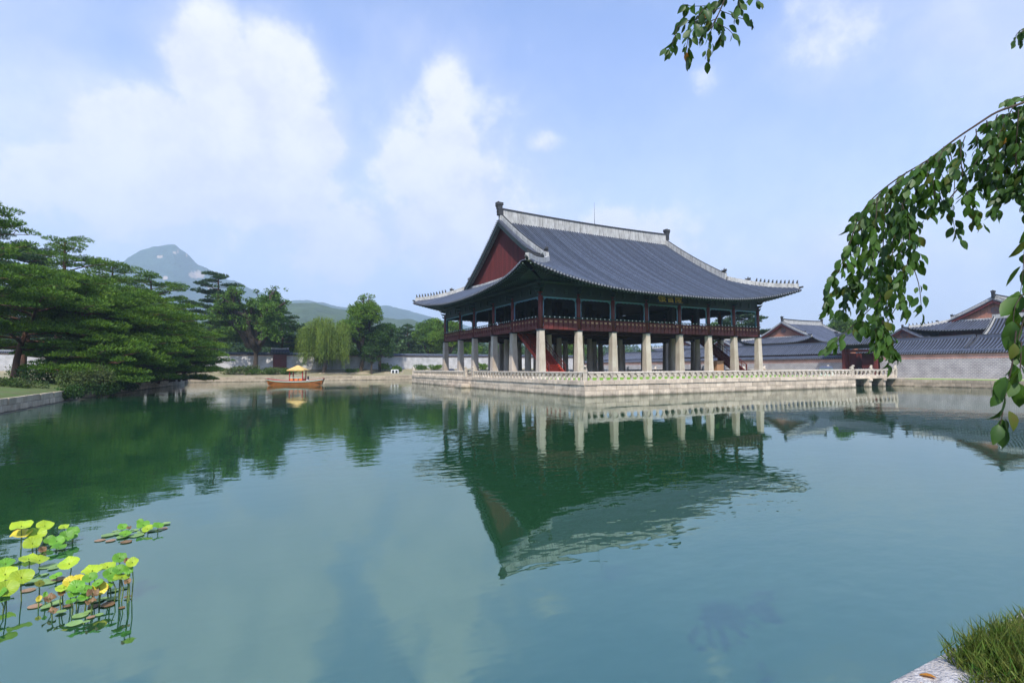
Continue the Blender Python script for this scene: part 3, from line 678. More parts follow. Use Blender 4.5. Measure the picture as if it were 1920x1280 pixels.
def build_terrace():
    t = thing('stone_terrace', 'long pale granite terrace of coursed blocks rising from the pond under the pavilion', 'terrace', (17, 14, 0))
    b = MB(); b.box((TX0 + .12, TY0 + .12, -.8), (TX1 - .12, TY1 - .12, ZD - .03)); b.build('core', JOINT, t)
    b = MB(); b.box((TX0 + .5, TY0 + .5, ZD - .02), (TX1 - .5, TY1 - .5, ZD)); b.build('deck', EARTH, t)
    F = [((TX0, TY0), (TX1, TY0), (0, -1, 0)), ((TX0, TY1), (TX0, TY0), (-1, 0, 0)), ((TX1, TY0), (TX1, TY1), (1, 0, 0)), ((TX1, TY1), (TX0, TY1), (0, 1, 0))]
    for i, (p, q, o) in enumerate(F):
        ov = Vector(o) * .07; big = 1.0 if i < 2 else 3.0
        course(t, STONE, (p[0] + ov.x, p[1] + ov.y, 0), (q[0] + ov.x, q[1] + ov.y, 0), o, .99, ZD, .75, 1.3 * big, 1.75 * big, proud=.006, seed=i, name='coping_stone')
        course(t, STONE, (*p, 0), (*q, 0), o, .52, .98, .5, .75 * big, 1.5 * big, seed=10 + i, proud=.015)
        course(t, STONE, (*p, 0), (*q, 0), o, -.35, .51, .5, .62 * big, 1.0 * big, seed=20 + i, proud=.018)
        course(t, STONE, (p[0] - o[0] * -.10, p[1] - o[1] * -.10, 0), (q[0] - o[0] * -.10, q[1] - o[1] * -.10, 0), o, -.7, -.05, .5, 1.6 * big, 2.6 * big, seed=30 + i, name='footing_stone')
    # landing steps down to the water on the near left side
    s = thing('landing_steps', 'worn granite steps going down to the water on the left face of the terrace', 'steps', (TX0 - .6, 15.5, 0))
    for k in range(6):
        y0 = 13.4 + k * .62; link('step', STONE, s, loc=(TX0 - .68, (y0 + .5), .45 - k * .20 - .22), scale=(1.15, 1.4, .5 + .0 * k))
    link('landing', STONE, s, loc=(TX0 - .75, 18.6, -.03), scale=(1.35, 5.6, .16))
    # lawn strip between balustrade and pavilion
    g = MB(); g.box((TX0 + 1.2, TY0 + 1.1, ZD + .004), (TX1 - .9, -1.42, ZD + .05)); link('terrace_lawn', g.mesh('terrace lawn', GRASSM), None, 'structure')
    h = thing('balustrade', 'carved granite balustrade with beast topped posts round the terrace edge', 'balustrade', (17, TY0 + .2, ZD))
    e = .22
    rail_run(h, (TX0 + e + .2, TY0 + e), (TX1 - e - .2, TY0 + e)); post(h, TX0 + e, TY0 + e, -135); post(h, TX1 - e, TY0 + e, -45)
    rail_run(h, (TX0 + e, TY0 + e + .2), (TX0 + e, GAP[0] - .2)); rail_run(h, (TX0 + e, GAP[1] + .2), (TX0 + e, TY1 - e - .2)); post(h, TX0 + e, GAP[0], 180); post(h, TX0 + e, GAP[1], 180); post(h, TX0 + e, TY1 - e, 135)
    rail_run(h, (TX0 + e + .2, TY1 - e), (TX1 - e - .2, TY1 - e), 1.0); post(h, TX1 - e, TY1 - e, 45)
    ys = [TY0 + e] + [v for br in BR for v in (br[0] + .0, br[1])] + [TY1 - e]; ys[1] = None
    segs = [(BR[0][1], BR[1][0]), (BR[1][1], BR[2][0]), (BR[2][1], TY1 - e)]
    for a, b_ in segs: rail_run(h, (TX1 - e, a + .2), (TX1 - e, b_ - .2))
    for v in (BR[0][1], BR[1][0], BR[1][1], BR[2][0], BR[2][1]): post(h, TX1 - e, v, 0)
    labs = ['granite bridge at the near right corner of the terrace leading to the gate', 'middle granite bridge behind the pavilion on the right', 'farthest granite bridge behind the pavilion']
    for (a, b_), lab in zip(BR, labs):
        g = thing('stone_bridge', lab, 'bridge', (41.5, (a + b_) / 2, 0), 'granite bridges to the terrace'); a2 = TY0 + .02 if a < -9 else a
        for k in range(4):
            y = a2 + (b_ - a2) * (k + .5) / 4
            for j in range(4): x0 = TX1 + .08 + 9.2 * j / 4; link('deck_slab', STONE, g, loc=(x0 + 1.15, y, 1.17), scale=(2.28, (b_ - a2) / 4 - .02, .34))
        for x in (TX1 + 3.1, TX1 + 6.2):
            for y in (a2 + .3, b_ - .3): link('pier', STONE, g, loc=(x, y, .2), scale=(.6, .6, 1.6))
            link('cross_beam', STONE, g, loc=(x, (a2 + b_) / 2, .86), scale=(.62, b_ - a2 + .3, .28))
        for y in (a2 + .2, b_ - .05):
            rail_run(g, (TX1 + .25, y), (46.0, y), .9); post(g, 46.2, y, 0)
build_terrace()

# ------------------------------------------------------------------ ground, water and banks
ZG = .84; WX0, EX, SY, NY = -120., 46.3, -45.0, 66.3
def ground_rect(name, x0, y0, x1, y1, z, m, kind='structure', z0=None):
    b = MB(); b.box((x0, y0, (z - .5) if z0 is None else z0), (x1, y1, z)); return link(name, b.mesh(name, m), None, kind)
def build_ground():
    b = MB(); b.box((WX0, SY, -1.6), (EX, NY, 0)); link('pond_water', b.mesh('pond water', WATER), None, 'structure')
    F = 5200
    b = MB()
    b.box((-F, NY + .5, -1), (F, F, ZG)); b.box((-F, -F, -1), (F, SY - .5, ZG - .03)); b.box((-F, SY - .5, -1), (WX0 - .5, NY + .5, ZG - .01)); b.box((EX + .5, SY - .5, -1), (F, NY + .5, ZG - .01))
    link('ground', b.mesh('park ground', GROUND), None, 'structure')
    g = ground_rect('east_lawn', EX + .45, SY + 1, EX + 3.6, -11.6, ZG + .06, GRASSM, z0=ZG - .3)
    # path of pale earth in front of the east wall
    ground_rect('east_path', EX + 3.6, SY + 1, 58.7, NY, ZG + .02, EARTH, z0=ZG - .3)
    # the ground beyond the north bank rises towards the wall
    n = MB(); A = [(x, NY + .6, ZG + .02) for x in range(-100, 60, 8)]; B = [(x, NY + 4.5, 1.35 + .12 * math.sin(x * .3)) for x in range(-100, 60, 8)]; C_ = [(x, NY + 11.5, 2.3) for x in range(-100, 60, 8)]; D_ = [(x, NY + 60, 2.3) for x in range(-100, 60, 8)]
    n.strip(A, B); n.strip(B, C_); n.strip(C_, D_); link('north_slope', n.mesh('north slope', mat('north bank earth', (.20, .19, .10), (.30, .25, .17), .25, .95, .5, 6)), None, 'structure')
    e = thing('pond_bank', 'grey dressed stone bank of the pond below the wall on the right', 'stone bank', (EX, 0, 0))
    for i, (z0, z1, a, b_) in enumerate(((.46, ZG + .03, .8, 1.35), (.12, .45, .9, 1.8), (-.5, .11, 1.6, 2.6))):
        course(e, STONEB, (EX - .02 * (2 - i) - (.0, .03, .16)[i], -36, 0), (EX - .02 * (2 - i) - (.0, .03, .16)[i], -6, 0), (-1, 0, 0), z0, z1, .5, a, b_, seed=40 + i)
    for i, (z0, z1) in enumerate(((.46, ZG + .03), (-.5, .45))): course(e, STONEB, (EX, -5.9, 0), (EX, NY, 0), (-1, 0, 0), z0, z1, .5, 2.5, 4, seed=45 + i)
    n = thing('pond_bank', 'low pale stone bank along the far side of the pond under the willow', 'stone bank', (-15, NY, 0))
    for i, (z0, z1, a, b_) in enumerate(((.42, ZG + .05, 1.6, 3.2), (-.4, .41, 1.4, 3.0))): course(n, STONEB, (-62, NY - .06 * i, 0), (EX, NY - .06 * i, 0), (0, -1, 0), z0, z1, .5, a, b_, seed=50 + i, proud=.05)
    for k, (x0, x1) in enumerate(((-13, -2.5), (1, 5.5))): course(n, STONEB, (x0, NY + 4.6, 0), (x1, NY + 4.6, 0), (0, -1, 0), 1.0, 1.55, .5, 1.2, 2.2, seed=55 + k, proud=.08, name='terrace_stone')
    # near bank under the viewer
    s = thing('pond_bank', 'rough granite kerb of the near bank at the lower right corner', 'stone bank', (-26, SY, 0))
    KERB = cube_mesh('kerb stone', mat('kerb granite', (.50, .48, .47), (.30, .28, .27), 14, .9, 1.0, 60, rand=.1), .006)
    for x0, x1 in ((-30.2, -27.3), (-27.28, -24.9 + 2.1), (-22.78, -19.5), (-19.48, -16)): link('kerb_stone', KERB, s, loc=((x0 + x1) / 2, SY - .33, .77), scale=(x1 - x0, .9, .43)); course(s, STONEB, (-34, SY, 0), (-12, SY, 0), (0, 1, 0), -.6, .54, .8, 1.4, 2.4, seed=61)
    ground_rect('near_bank', -34, SY - 6, -12, SY - .79, .97, GROUND, z0=.5)
    # the islet on the left
    il = thing('islet_bank', 'two course stone edge of the islet under the pines at the left', 'stone bank', (-40, 10, 0))
    P = [(-58, -13.5), (-39.7, -12.2), (-39.9, 6.0), (-39.0, 24), (-37.0, 45), (-58, 46)]
    g = MB(); g.v = []; top = [(x, y, .80) for x, y in P]; g.add(top + [(x, y, -1) for x, y in P], [tuple(range(6))] + [(k, (k + 1) % 6, 6 + (k + 1) % 6, 6 + k) for k in range(6)])
    # slightly domed turf top
    link('islet_ground', g.mesh('islet ground', JOINT), None, 'structure')
    tb = MB(); rings = []
    cx, cy_ = -49, 15
    for f, z in ((.985, .83), (.93, .98), (.7, 1.25), (.3, 1.4)): rings.append([(cx + (x - cx) * f, cy_ + (y - cy_) * f, z) for x, y in P])
    for a, b_ in zip(rings[:-1], rings[1:]): tb.strip(a + a[:1], b_ + b_[:1])
    tb.add(rings[-1], [tuple(range(6))]); link('islet_turf', tb.mesh('islet turf', mat('islet turf', (.07, .13, .02), (.10, .10, .04), .5, .95, .9, 12)), None, 'structure')
    for k in range(4):
        p, q = P[k], P[k + 1]; d = Vector((q[0] - p[0], q[1] - p[1], 0)).normalized(); o = Vector((d.y, -d.x, 0))
        for i, (z0, z1, a, b_) in enumerate(((.44, .84, .7, 1.7), (.04, .43, .6, 1.4), (-.3, .03, 1.2, 2.4))):
            off = o * (.06, .08, .38)[i]; course(il, STONEB, (p[0] + off.x, p[1] + off.y, 0), (q[0] + off.x, q[1] + off.y, 0), o, z0, z1, .45 + .3 * (i == 2), a, b_, seed=70 + 5 * k + i, proud=.04)
build_ground()

# ------------------------------------------------------------------ walls, gates and halls
def half_rows(mb, P0, P1, Q0, Q1, step, r, lift=0.0, sag=0.0, n=3):
    """rows of convex tiles on a slope: eave line P0-P1, ridge line Q0-Q1"""
    P0, P1, Q0, Q1 = map(Vector, (P0, P1, Q0, Q1)); L_ = (P1 - P0).length; m = max(1, int(L_ / step)); side = (P1 - P0).normalized(); K = 3
    for i in range(m + 1):
        t = (i + .5) / (m + 1); A = P0.lerp(P1, t); B = Q0.lerp(Q1, t); u = abs(2 * t - 1); A = A + Vector((0, 0, lift * u ** 3)); pts = [A.lerp(B, k / n) - Vector((0, 0, sag * 4 * (k / n) * (1 - k / n))) for k in range(n + 1)]
        v = []
        for p in pts:
            for k in range(K + 1): a = math.pi * k / K; v.append(p + side * (math.cos(a) * r) + Vector((0, 0, math.sin(a) * r * 1.1)))
        mb.mi = 0; mb.add(v, [(j * (K + 1) + k, j * (K + 1) + k + 1, (j + 1) * (K + 1) + k + 1, (j + 1) * (K + 1) + k) for j in range(n) for k in range(K)])
        mb.mi = 1; c0 = pts[0] - (B - A).normalized() * .02; mb.add([c0 + side * (math.cos(2 * math.pi * k / 6) * r) + Vector((0, 0, math.sin(2 * math.pi * k / 6) * r)) for k in range(6)], [tuple(range(6))]); mb.mi = 0
def slope(root, P0, P1, Q0, Q1, step=.34, r=.085, sag=0.0, lift=0.0, name='tile_rows', n=3):
    mb = MB(); half_rows(mb, P0, P1, Q0, Q1, step, r, lift, sag, n); mb.build(name, [TILEJ, TILEG], root, kind='stuff')
    b = MB(); P0, P1, Q0, Q1 = map(Vector, (P0, P1, Q0, Q1)); m = 12; z = Vector((0, 0, .02))
    rows = []
    for i in range(m + 1):
        t = i / m; A = P0.lerp(P1, t) + Vector((0, 0, lift * abs(2 * t - 1) ** 3)); B = Q0.lerp(Q1, t); rows.append([A.lerp(B, k / n) - Vector((0, 0, sag * 4 * (k / n) * (1 - k / n))) - z for k in range(n + 1)])
    for a, c in zip(rows[:-1], rows[1:]): b.strip(a, c)
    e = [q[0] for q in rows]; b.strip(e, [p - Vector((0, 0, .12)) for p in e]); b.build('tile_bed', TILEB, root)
def palace_wall(lab, axis, c, a0, a1, zb, zt, mstone, mbrick, capw=.95, hb=.62, th=.55, group=None):
    """tile-capped wall; axis 0: runs along y at x = c, axis 1: runs along x at y = c"""
    V = (lambda s, o, z: (c + o, s, z)) if axis == 0 else (lambda s, o, z: (s, c + o, z))
    t = thing('palace_wall', lab, 'wall', V((a0 + a1) / 2, 0, zb), group)
    ze = zt - .50; zo = ze - hb
    def bx(o0, o1, z0, z1):
        A = V(a0, o0, z0); B = V(a1, o1, z1); q = MB(); q.box((min(A[0], B[0]), min(A[1], B[1]), z0), (max(A[0], B[0]), max(A[1], B[1]), z1)); return q
    bx(-th / 2, th / 2, zb - .3, zo).build('stone_face', mstone, t); bx(-th / 2 - .01, th / 2 + .01, zo, ze - .08).build('brick_band', mbrick, t); bx(-th / 2 - .06, th / 2 + .06, ze - .08, ze).build('cornice', LIME, t)
    for sg in (-1, 1): slope(t, V(a0, sg * capw / 2, ze + .06), V(a1, sg * capw / 2, ze + .06), V(a0, 0, zt - .12), V(a1, 0, zt - .12), .30, .075, n=1)
    q = MB(); q.tube([V(a0, 0, zt - .04), V(a1, 0, zt - .04)], .11, 8); q.tube([V(a0, 0, zt - .14), V(a1, 0, zt - .14)], .15, 8); q.build('wall_ridge', TILEJ, t)
    return t
def gable_range(lab, axis, c, a0, a1, w_, ze, zr, zb, cat='gallery', wallm=None, ridge=LIME, step=.42, r=.10, rh=.35, sag=.15, cap=True, name='gallery'):
    V = (lambda s, o, z: (c + o, s, z)) if axis == 0 else (lambda s, o, z: (s, c + o, z))
    t = thing(name, lab, cat, V((a0 + a1) / 2, 0, zb))
    for sg in (-1, 1): slope(t, V(a0, sg * w_ / 2, ze), V(a1, sg * w_ / 2, ze), V(a0, 0, zr), V(a1, 0, zr), step, r, sag=sag, n=4)
    top = [Vector(V(a0 + (a1 - a0) * i / 12, 0, zr + rh + .12 * abs(i / 6 - 1) ** 2)) for i in range(13)]
    b = MB(); b.ridge(top, .34, rh + .2); b.build('main_ridge', ridge, t); b = MB(); b.tube([p + Vector((0, 0, .04)) for p in top], .11, 6); b.build('ridge_cap', DARKT, t)
    for s_ in (a0 + .2, a1 - .2):
        for sg in (-1, 1):
            P = [Vector(V(s_, sg * w_ / 2 * f, ze + (zr - ze) * (1 - f) - sag * 4 * f * (1 - f) + .30)) for f in [i / 6 for i in range(7)]]
            b = MB(); b.ridge(P, .30, .35); b.build('descending_ridge', ridge, t); b = MB(); b.tube([p + Vector((0, 0, .03)) for p in P], .09, 6); b.build('ridge_cap', DARKT, t)
    A = V(a0 + .5, -w_ / 2 + .8, zb); B = V(a1 - .5, w_ / 2 - .8, ze - .05); b = MB(); b.box((min(A[0], B[0]), min(A[1], B[1]), zb), (max(A[0], B[0]), max(A[1], B[1]), ze)); b.build('body', wallm or RED, t)
    for s_, m_ in ((a0 + .5, 1), (a1 - .5, -1)):
        b = MB(); b.add([V(s_, -w_ / 2 + .8, ze - .05), V(s_, w_ / 2 - .8, ze - .05), V(s_, 0, zr - .1)], [(0, 1, 2)]); b.build('gable_wall', ORANGE, t)
    b = MB()
    for sg in (-1, 1): b.add([V(a0, sg * w_ / 2, ze - .14), V(a1, sg * w_ / 2, ze - .14), V(a1, sg * (w_ / 2 - .9), ze - .02), V(a0, sg * (w_ / 2 - .9), ze - .02)], [(0, 1, 2, 3)])
    b.build('eaves_boarding', GREEN, t); return t
def hall(lab, ox, oy, L_, W_, zb, ze, zr, k=.75, rot=0, gx=1.6, **kw):
    t = thing('palace_hall', lab, 'hall', (ox + L_ / 2, oy + W_ / 2, zb))
    r = HipGable(t, ox, oy, rot, L_, W_, kw.pop('oh', 2.4), ze, zr, A=kw.pop('A', .95), La=L_ * .45, gx=gx, verge=.7, sp=.42, r=.11, k=k, ridge_h=kw.pop('ridge_h', .75), boards=kw.pop('boards', ORANGE), curve=.4, nseg=9, **kw)
    r.tiles(); r.ridges(); r.soffit(ze + .9, rafters=False)
    b = MB(); b.box((ox + .1, oy + .1, zb), (ox + L_ - .1, oy + W_ - .1, ze + .9)); b.build('body', RED, t)
    q = MB(); c = (oy + W_ / 2); 
    for i in range(3): q.tube([(ox + gx - .05, c + .55 * math.cos(a * math.pi / 6) * (1 - .3 * i), ze + (zr - ze) * .66 + .5 * math.sin(a * math.pi / 6) * (1 - .3 * i)) for a in range(13)], .035, 4)
    q.build('gable_ornament', TILEG, t); return t
def build_east():
    palace_wall('grey checked stone wall with an orange brick band right of the red gate', 0, 59.0, -60, -2.75, ZG, 4.72, WALLX, ORX, hb=.70)
    palace_wall('tile capped wall with orange brick band between the red gate and the pavilion columns', 0, 59.0, 2.75, 84, ZG, 4.25, WALLX, ORX, hb=.62)
    # red gate
    g = thing('palace_gate', 'dark red wooden gate with grey tiled roof standing in the right hand wall', 'gate', (59, 0, ZG))
    b = cube_mesh('gate timber', RED, .02)
    for y in (2.35, -2.35):
        for x in (58.4, 59.6): link('post', b, g, loc=(x, y, ZG + 2.35), scale=(.42, .42, 4.7))
        link('side_panel', b, g, loc=(59.0, y, ZG + 1.9), scale=(.9, .12, 3.8))
    link('door_leaf', b, g, loc=(60.6, 2.1, ZG + 1.9), scale=(1.6, .10, 3.6)); link('door_leaf', b, g, loc=(60.6, -2.1, ZG + 1.9), scale=(1.6, .10, 3.6))
    link('lintel', b, g, loc=(58.75, 0, ZG + 4.1), scale=(.3, 5.2, .36)); link('sill', b, g, loc=(59, 0, ZG + .14), scale=(.3, 4.4, .26))
    q = MB(); q.box((58.2, -2.7, ZG + 4.5), (59.8, 2.7, ZG + 5.0)); q.build('bracket_band', GREEN, g)
    for sg in (-1, 1): slope(g, (59 + sg * 2.1, -4.2, 5.95), (59 + sg * 2.1, 4.2, 5.95), (59, -3.7, 7.45), (59, 3.7, 7.45), .34, .09, sag=.10, lift=.28, n=4)
    q = MB(); q.add([(56.95, -4.1, 5.84), (61.05, -4.1, 5.84), (61.05, 4.1, 5.84), (56.95, 4.1, 5.84)], [(0, 1, 2, 3)]); q.build('eaves_boarding', GREEN, g)
    top = [Vector((59, -3.8 + 7.6 * i / 8, 7.85 + .15 * abs(i / 4 - 1) ** 2)) for i in range(9)]
    q = MB(); q.ridge(top, .34, .5); q.build('main_ridge', TILEJ, g)
    for y in (-3.75, 3.75): link('beast_head', BEAST, g, loc=(59, y, 7.95), scale=(.8,) * 3, rot=(0, 0, R(90 if y > 0 else -90)))
    for sg in (-1, 1):
        for y in (-3.75, 3.75):
            q = MB(); q.ridge([Vector((59 + sg * 2.1 * f, y * (1 + .08 * f), 7.72 - 1.50 * f - .4 * f * (1 - f) + (.22 * f ** 3))) for f in [i / 6 for i in range(7)]], .26, .32); q.build('descending_ridge', TILEJ, g)
    # picket fence and inner wall seen through the gate
    f = thing('picket_fence', 'low white picket fence inside the red gate', 'fence', (62.5, 1, ZG))
    pm = cube_mesh('picket', WHITEP, .02)
    for k in range(22): link('picket', pm, f, loc=(62.5, -2 + k * .26, ZG + .7), scale=(.05, .08, 1.4))
    for z in (.45, 1.15): link('rail', pm, f, loc=(62.53, .7, ZG + z), scale=(.04, 5.8, .07))
    # long gallery roofs behind the wall
    gable_range('long tiled gallery roof running behind the wall left of the red gate', 0, 66.5, 4.5, 44, 6.4, 4.75, 6.55, ZG, rh=.22, ridge=TILEJ)
    gable_range('tiled gallery roof behind the wall between the red gate and the far right', 0, 66.5, -11.6, 3.2, 6.4, 4.75, 6.65, ZG, rh=.22, ridge=TILEJ)
    gable_range('broad tiled gallery roof at the far right behind the wall', 0, 66.0, -44, -12.0, 6.4, 4.9, 6.55, ZG, rh=.22, ridge=TILEJ)
    gable_range('tiled gallery roof behind the wall seen between the middle stone columns', 0, 66.5, 45.5, 74, 6.0, 4.6, 6.3, ZG, rh=.22, ridge=TILEJ)
    gable_range('higher gallery with white edged roof at the far right behind the wall', 0, 73.5, -42, -11.2, 9.0, 6.6, 9.75, ZG, rh=.42, sag=.3)
    hall('tiled hall with orange gable just right of the pavilion', 77, 19.9, 16, 12.6, ZG, 7.6, 12.0, k=.62, gx=1.2, oh=2.0, ridge_h=.9)
    hall('small tiled hall with orange gable right of the red gate roof', 77, -.6, 10, 6.6, ZG, 6.35, 9.1, k=.42, gx=.8, oh=1.6, ridge_h=.35, lime=TILEJ)
    hall('tallest tiled hall with wide orange gable at the far right', 82, -15.6, 22, 15, ZG, 8.5, 13.5, k=.72, gx=1.6, oh=3.0, ridge_h=.75)
    hall('tiled hall roof rising behind the far wall seen under the pavilion floor', 78, 52, 14, 11, ZG, 6.9, 10.6, k=.6, gx=1.2, oh=2.0)
    hall('low tiled hall left of the orange gable seen past the corner stone column', 74, 36.5, 12, 7, ZG, 6.2, 8.9, k=.5, gx=1, oh=1.8)
build_east()
def build_north():
    t = palace_wall('long pale wall with dark tile cap and thin pink band on the far side of the pond', 1, 78.0, -75, 58.6, 2.2, 5.98, WALLY, ORY, hb=.28)
    g = thing('wall_gate', 'small dark red gate with tiled roof in the far wall', 'gate', (-20.4, 77.6, 2.4))
    b = cube_mesh('wall gate timber', RED, .02); link('frame', b, g, loc=(-20.4, 77.55, 4.05), scale=(2.7, .5, 3.1))
    for x in (-21.0, -19.8): link('door_leaf', b, g, loc=(x, 77.25, 3.95), scale=(1.12, .12, 2.75))
    link('sill', b, g, loc=(-20.4, 77.3, 2.62), scale=(3.1, .5, .2))
    for sg in (-1, 1): slope(g, (-22.4, 77.8 + sg * 1.1, 5.95), (-18.4, 77.8 + sg * 1.1, 5.95), (-22.2, 77.8, 6.75), (-18.6, 77.8, 6.75), .32, .08, lift=.1, n=2)
    q = MB(); q.ridge([Vector((-22.2 + 3.6 * i / 4, 77.8, 7.02 + .06 * abs(i - 2))) for i in range(5)], .28, .35); q.build('main_ridge', LIME, g)
    # red footbridge between the islet and the far bank
    f = thing('footbridge', 'low dark red wooden footbridge behind the pines at the left', 'bridge', (-38.5, 56, 0)); fm = cube_mesh('footbridge timber', RED, .02); fs = cube_mesh('footbridge post', GRANC, .02)
    link('deck', fm, f, loc=(-38.3, 56, 1.35), scale=(2.6, 23, .22))
    for s_ in (-1.2, 1.2):
        link('rail', fm, f, loc=(-38.3 + s_, 56, 2.25), scale=(.1, 23, .1)); link('edge_beam', fm, f, loc=(-38.3 + s_, 56, 1.25), scale=(.14, 23, .35))
        for k in range(9): link('baluster', fm, f, loc=(-38.3 + s_, 46 + k * 2.5, 1.8), scale=(.1, .1, .9))
        for k in range(5): link('pier', fs, f, loc=(-38.3 + s_, 46.5 + k * 4.4, .4), scale=(.35, .35, 1.6))
build_north()

# ------------------------------------------------------------------ hills
def fbm(x, y, seed=0, octv=5):
    r = np.random.default_rng(seed); z = np.zeros_like(x); a = 1.0; f = 1.0
    for o in range(octv):
        for k in range(3):
            th = r.uniform(0, 6.28); ph = r.uniform(0, 6.28); z += a * np.sin((x * math.cos(th) + y * math.sin(th)) * f + ph + 1.3 * np.sin((x * math.sin(th) - y * math.cos(th)) * f * .7 + ph)) / 3
        a *= .52; f *= 2.03
    return z
def hill_mat(name, c1, c2, rock=None, scale=.02):
    m = mat(name, c1, c2, scale=scale, rough=.95, bump=1.0, bscale=.09, detail=8)
    m.node_tree.nodes['Bump'].inputs['Distance'].default_value = 8
    return m
ROCK = mat('bare granite outcrop', (.36, .28, .21), (.25, .20, .16), .03, .9, 1.0, .08)
ROCK.node_tree.nodes['Bump'].inputs['Distance'].default_value = 3
def hills(name, R0, depth, prof, m, seed, amp, rocks=()):
    """a range of hills round the north; prof: skyline as (photo x, photo y) converted to bearing and height at distance R0"""
    az = []; hz = []
    for (x, y) in prof:
        d = ray(x, y); a = math.atan2(d.x, d.y); az.append(a); hz.append(CAM.z + d.z / math.hypot(d.x, d.y) * R0)
    A = np.linspace(R(-55), R(75), 1500 if rocks else 600); H = np.interp(A, az, hz); nr = 120 if rocks else 60; T = np.linspace(-1, .8, nr)
    AA, TT = np.meshgrid(A, T); RR = R0 + TT * depth; X = CAM.x + RR * np.sin(AA); Y = CAM.y + RR * np.cos(AA)
    base = np.where(TT < 0, (1 - np.abs(TT)) ** 1.25, (1 - TT) ** .9); n = fbm(X / (R0 * .12), Y / (R0 * .12), seed)
    HH = np.interp(AA, az, hz); Z = HH * base; Z = Z + amp * n * np.clip(base * (1.0 - base) * 4, 0, 1); Z = np.maximum(Z, -1.5 + 0 * Z); Z += amp * .17 * fbm(X / (R0 * .015), Y / (R0 * .015), seed + 3) * (base > .02)
    v = np.stack([X, Y, Z], -1).reshape(-1, 3); W_ = len(A); f = [(i * W_ + j, i * W_ + j + 1, (i + 1) * W_ + j + 1, (i + 1) * W_ + j) for i in range(nr - 1) for j in range(W_ - 1)]
    me = bpy.data.meshes.new(name); me.from_pydata(v.tolist(), [], f); me.materials.append(m); me.materials.append(ROCK)
    mi = np.zeros(len(f), dtype=np.int32); fz = Z[:-1, :-1]; el = np.degrees(np.arctan2(fz - CAM.z, RR[:-1, :-1])); da = np.degrees(AA[:-1, :-1])
    for (x, y, ra, re) in rocks:
        d = ray(x, y); a0 = math.degrees(math.atan2(d.x, d.y)); e0 = math.degrees(math.asin(d.normalized().z))
        q = ((da - a0) / ra) ** 2 + ((el - e0) / re) ** 2 + .35 * fbm(da * 5, el * 9, 5, 3); mi[(q < 1).reshape(-1) & (TT[:-1, :-1] < 0).reshape(-1)] = 1
    me.polygons.foreach_set('material_index', mi); me.polygons.foreach_set('use_smooth', np.ones(len(f), dtype=bool)); me.update(); return link(name, me, None, 'structure')
hills('mountain', 2900, 1100, [(-400, 640), (0, 640), (100, 600), (160, 545), (200, 515), (240, 483), (262, 471), (290, 462), (308, 460), (328, 461), (345, 472), (370, 492), (392, 503), (410, 513), (440, 526), (470, 541), (500, 552), (520, 556), (545, 563), (575, 562), (600, 568), (650, 579), (700, 578), (727, 580), (760, 588), (800, 594), (850, 606), (950, 625), (1100, 650), (1400, 672), (1920, 680)],
      hill_mat('forested granite mountain', (.040, .080, .055), (.022, .046, .034)), 4, 66,
      rocks=[(368, 517, .62, .36), (329, 475, .20, .12), (299, 484, .26, .07), (350, 480, .14, .08), (416, 515, .36, .24), (308, 524, .22, .07), (392, 541, .30, .08)])
hills('foothills', 1050, 480, [(-400, 655), (100, 640), (330, 612), (420, 590), (480, 572), (520, 572), (560, 566), (590, 565), (620, 574), (651, 580), (700, 588), (730, 596), (770, 599), (800, 608), (850, 625), (900, 640), (1050, 655), (1300, 668), (1920, 682)],
      hill_mat('wooded foothills', (.05, .085, .03), (.028, .05, .02), scale=.05), 9, 14)

# ------------------------------------------------------------------ foliage
def cards(name, C, D, Ln, Wd, m, parent=None, kind=None, bend=.25):
    """thin four-cornered leaves: C base points, D directions, Ln lengths, Wd widths"""
    n = len(C); rv = rng.normal(size=(n, 3)); D = D / np.linalg.norm(D, axis=1, keepdims=True); S = np.cross(D, rv); S /= np.linalg.norm(S, axis=1, keepdims=True) + 1e-9; Nn = np.cross(S, D)
    L_ = Ln[:, None]; W_ = Wd[:, None]; v = np.empty((n, 4, 3)); v[:, 0] = C; v[:, 1] = C + D * L_ * .45 + S * W_ * .5 + Nn * L_ * bend * .3; v[:, 2] = C + D * L_ ; v[:, 3] = C + D * L_ * .45 - S * W_ * .5 + Nn * L_ * bend * .3
    me = bpy.data.meshes.new(name); me.vertices.add(n * 4); me.vertices.foreach_set('co', v.reshape(-1)); me.loops.add(n * 4); me.loops.foreach_set('vertex_index', np.arange(n * 4, dtype=np.int32))
    me.polygons.add(n); me.polygons.foreach_set('loop_start', np.arange(0, n * 4, 4, dtype=np.int32)); me.materials.append(m); me.update(calc_edges=True); return link(name, me, parent, kind)
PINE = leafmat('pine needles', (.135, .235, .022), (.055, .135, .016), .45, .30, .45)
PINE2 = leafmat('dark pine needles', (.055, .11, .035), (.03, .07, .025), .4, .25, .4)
LEAFG = leafmat('fresh green leaves', (.15, .255, .022), (.08, .17, .018), .35, .4, .4)
LEAFM = leafmat('mid green leaves', (.12, .22, .028), (.06, .135, .02), .35, .35, .4)
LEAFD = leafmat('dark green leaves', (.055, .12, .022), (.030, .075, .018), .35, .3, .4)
WILLOW = leafmat('willow leaves', (.22, .30, .05), (.13, .21, .035), .4, .4, .35)
BUSH = leafmat('shrub leaves', (.075, .135, .03), (.10, .12, .04), .8, .3, .45)
WOODS = leafmat('distant woods', (.060, .115, .032), (.035, .075, .025), .06, .25, .45)
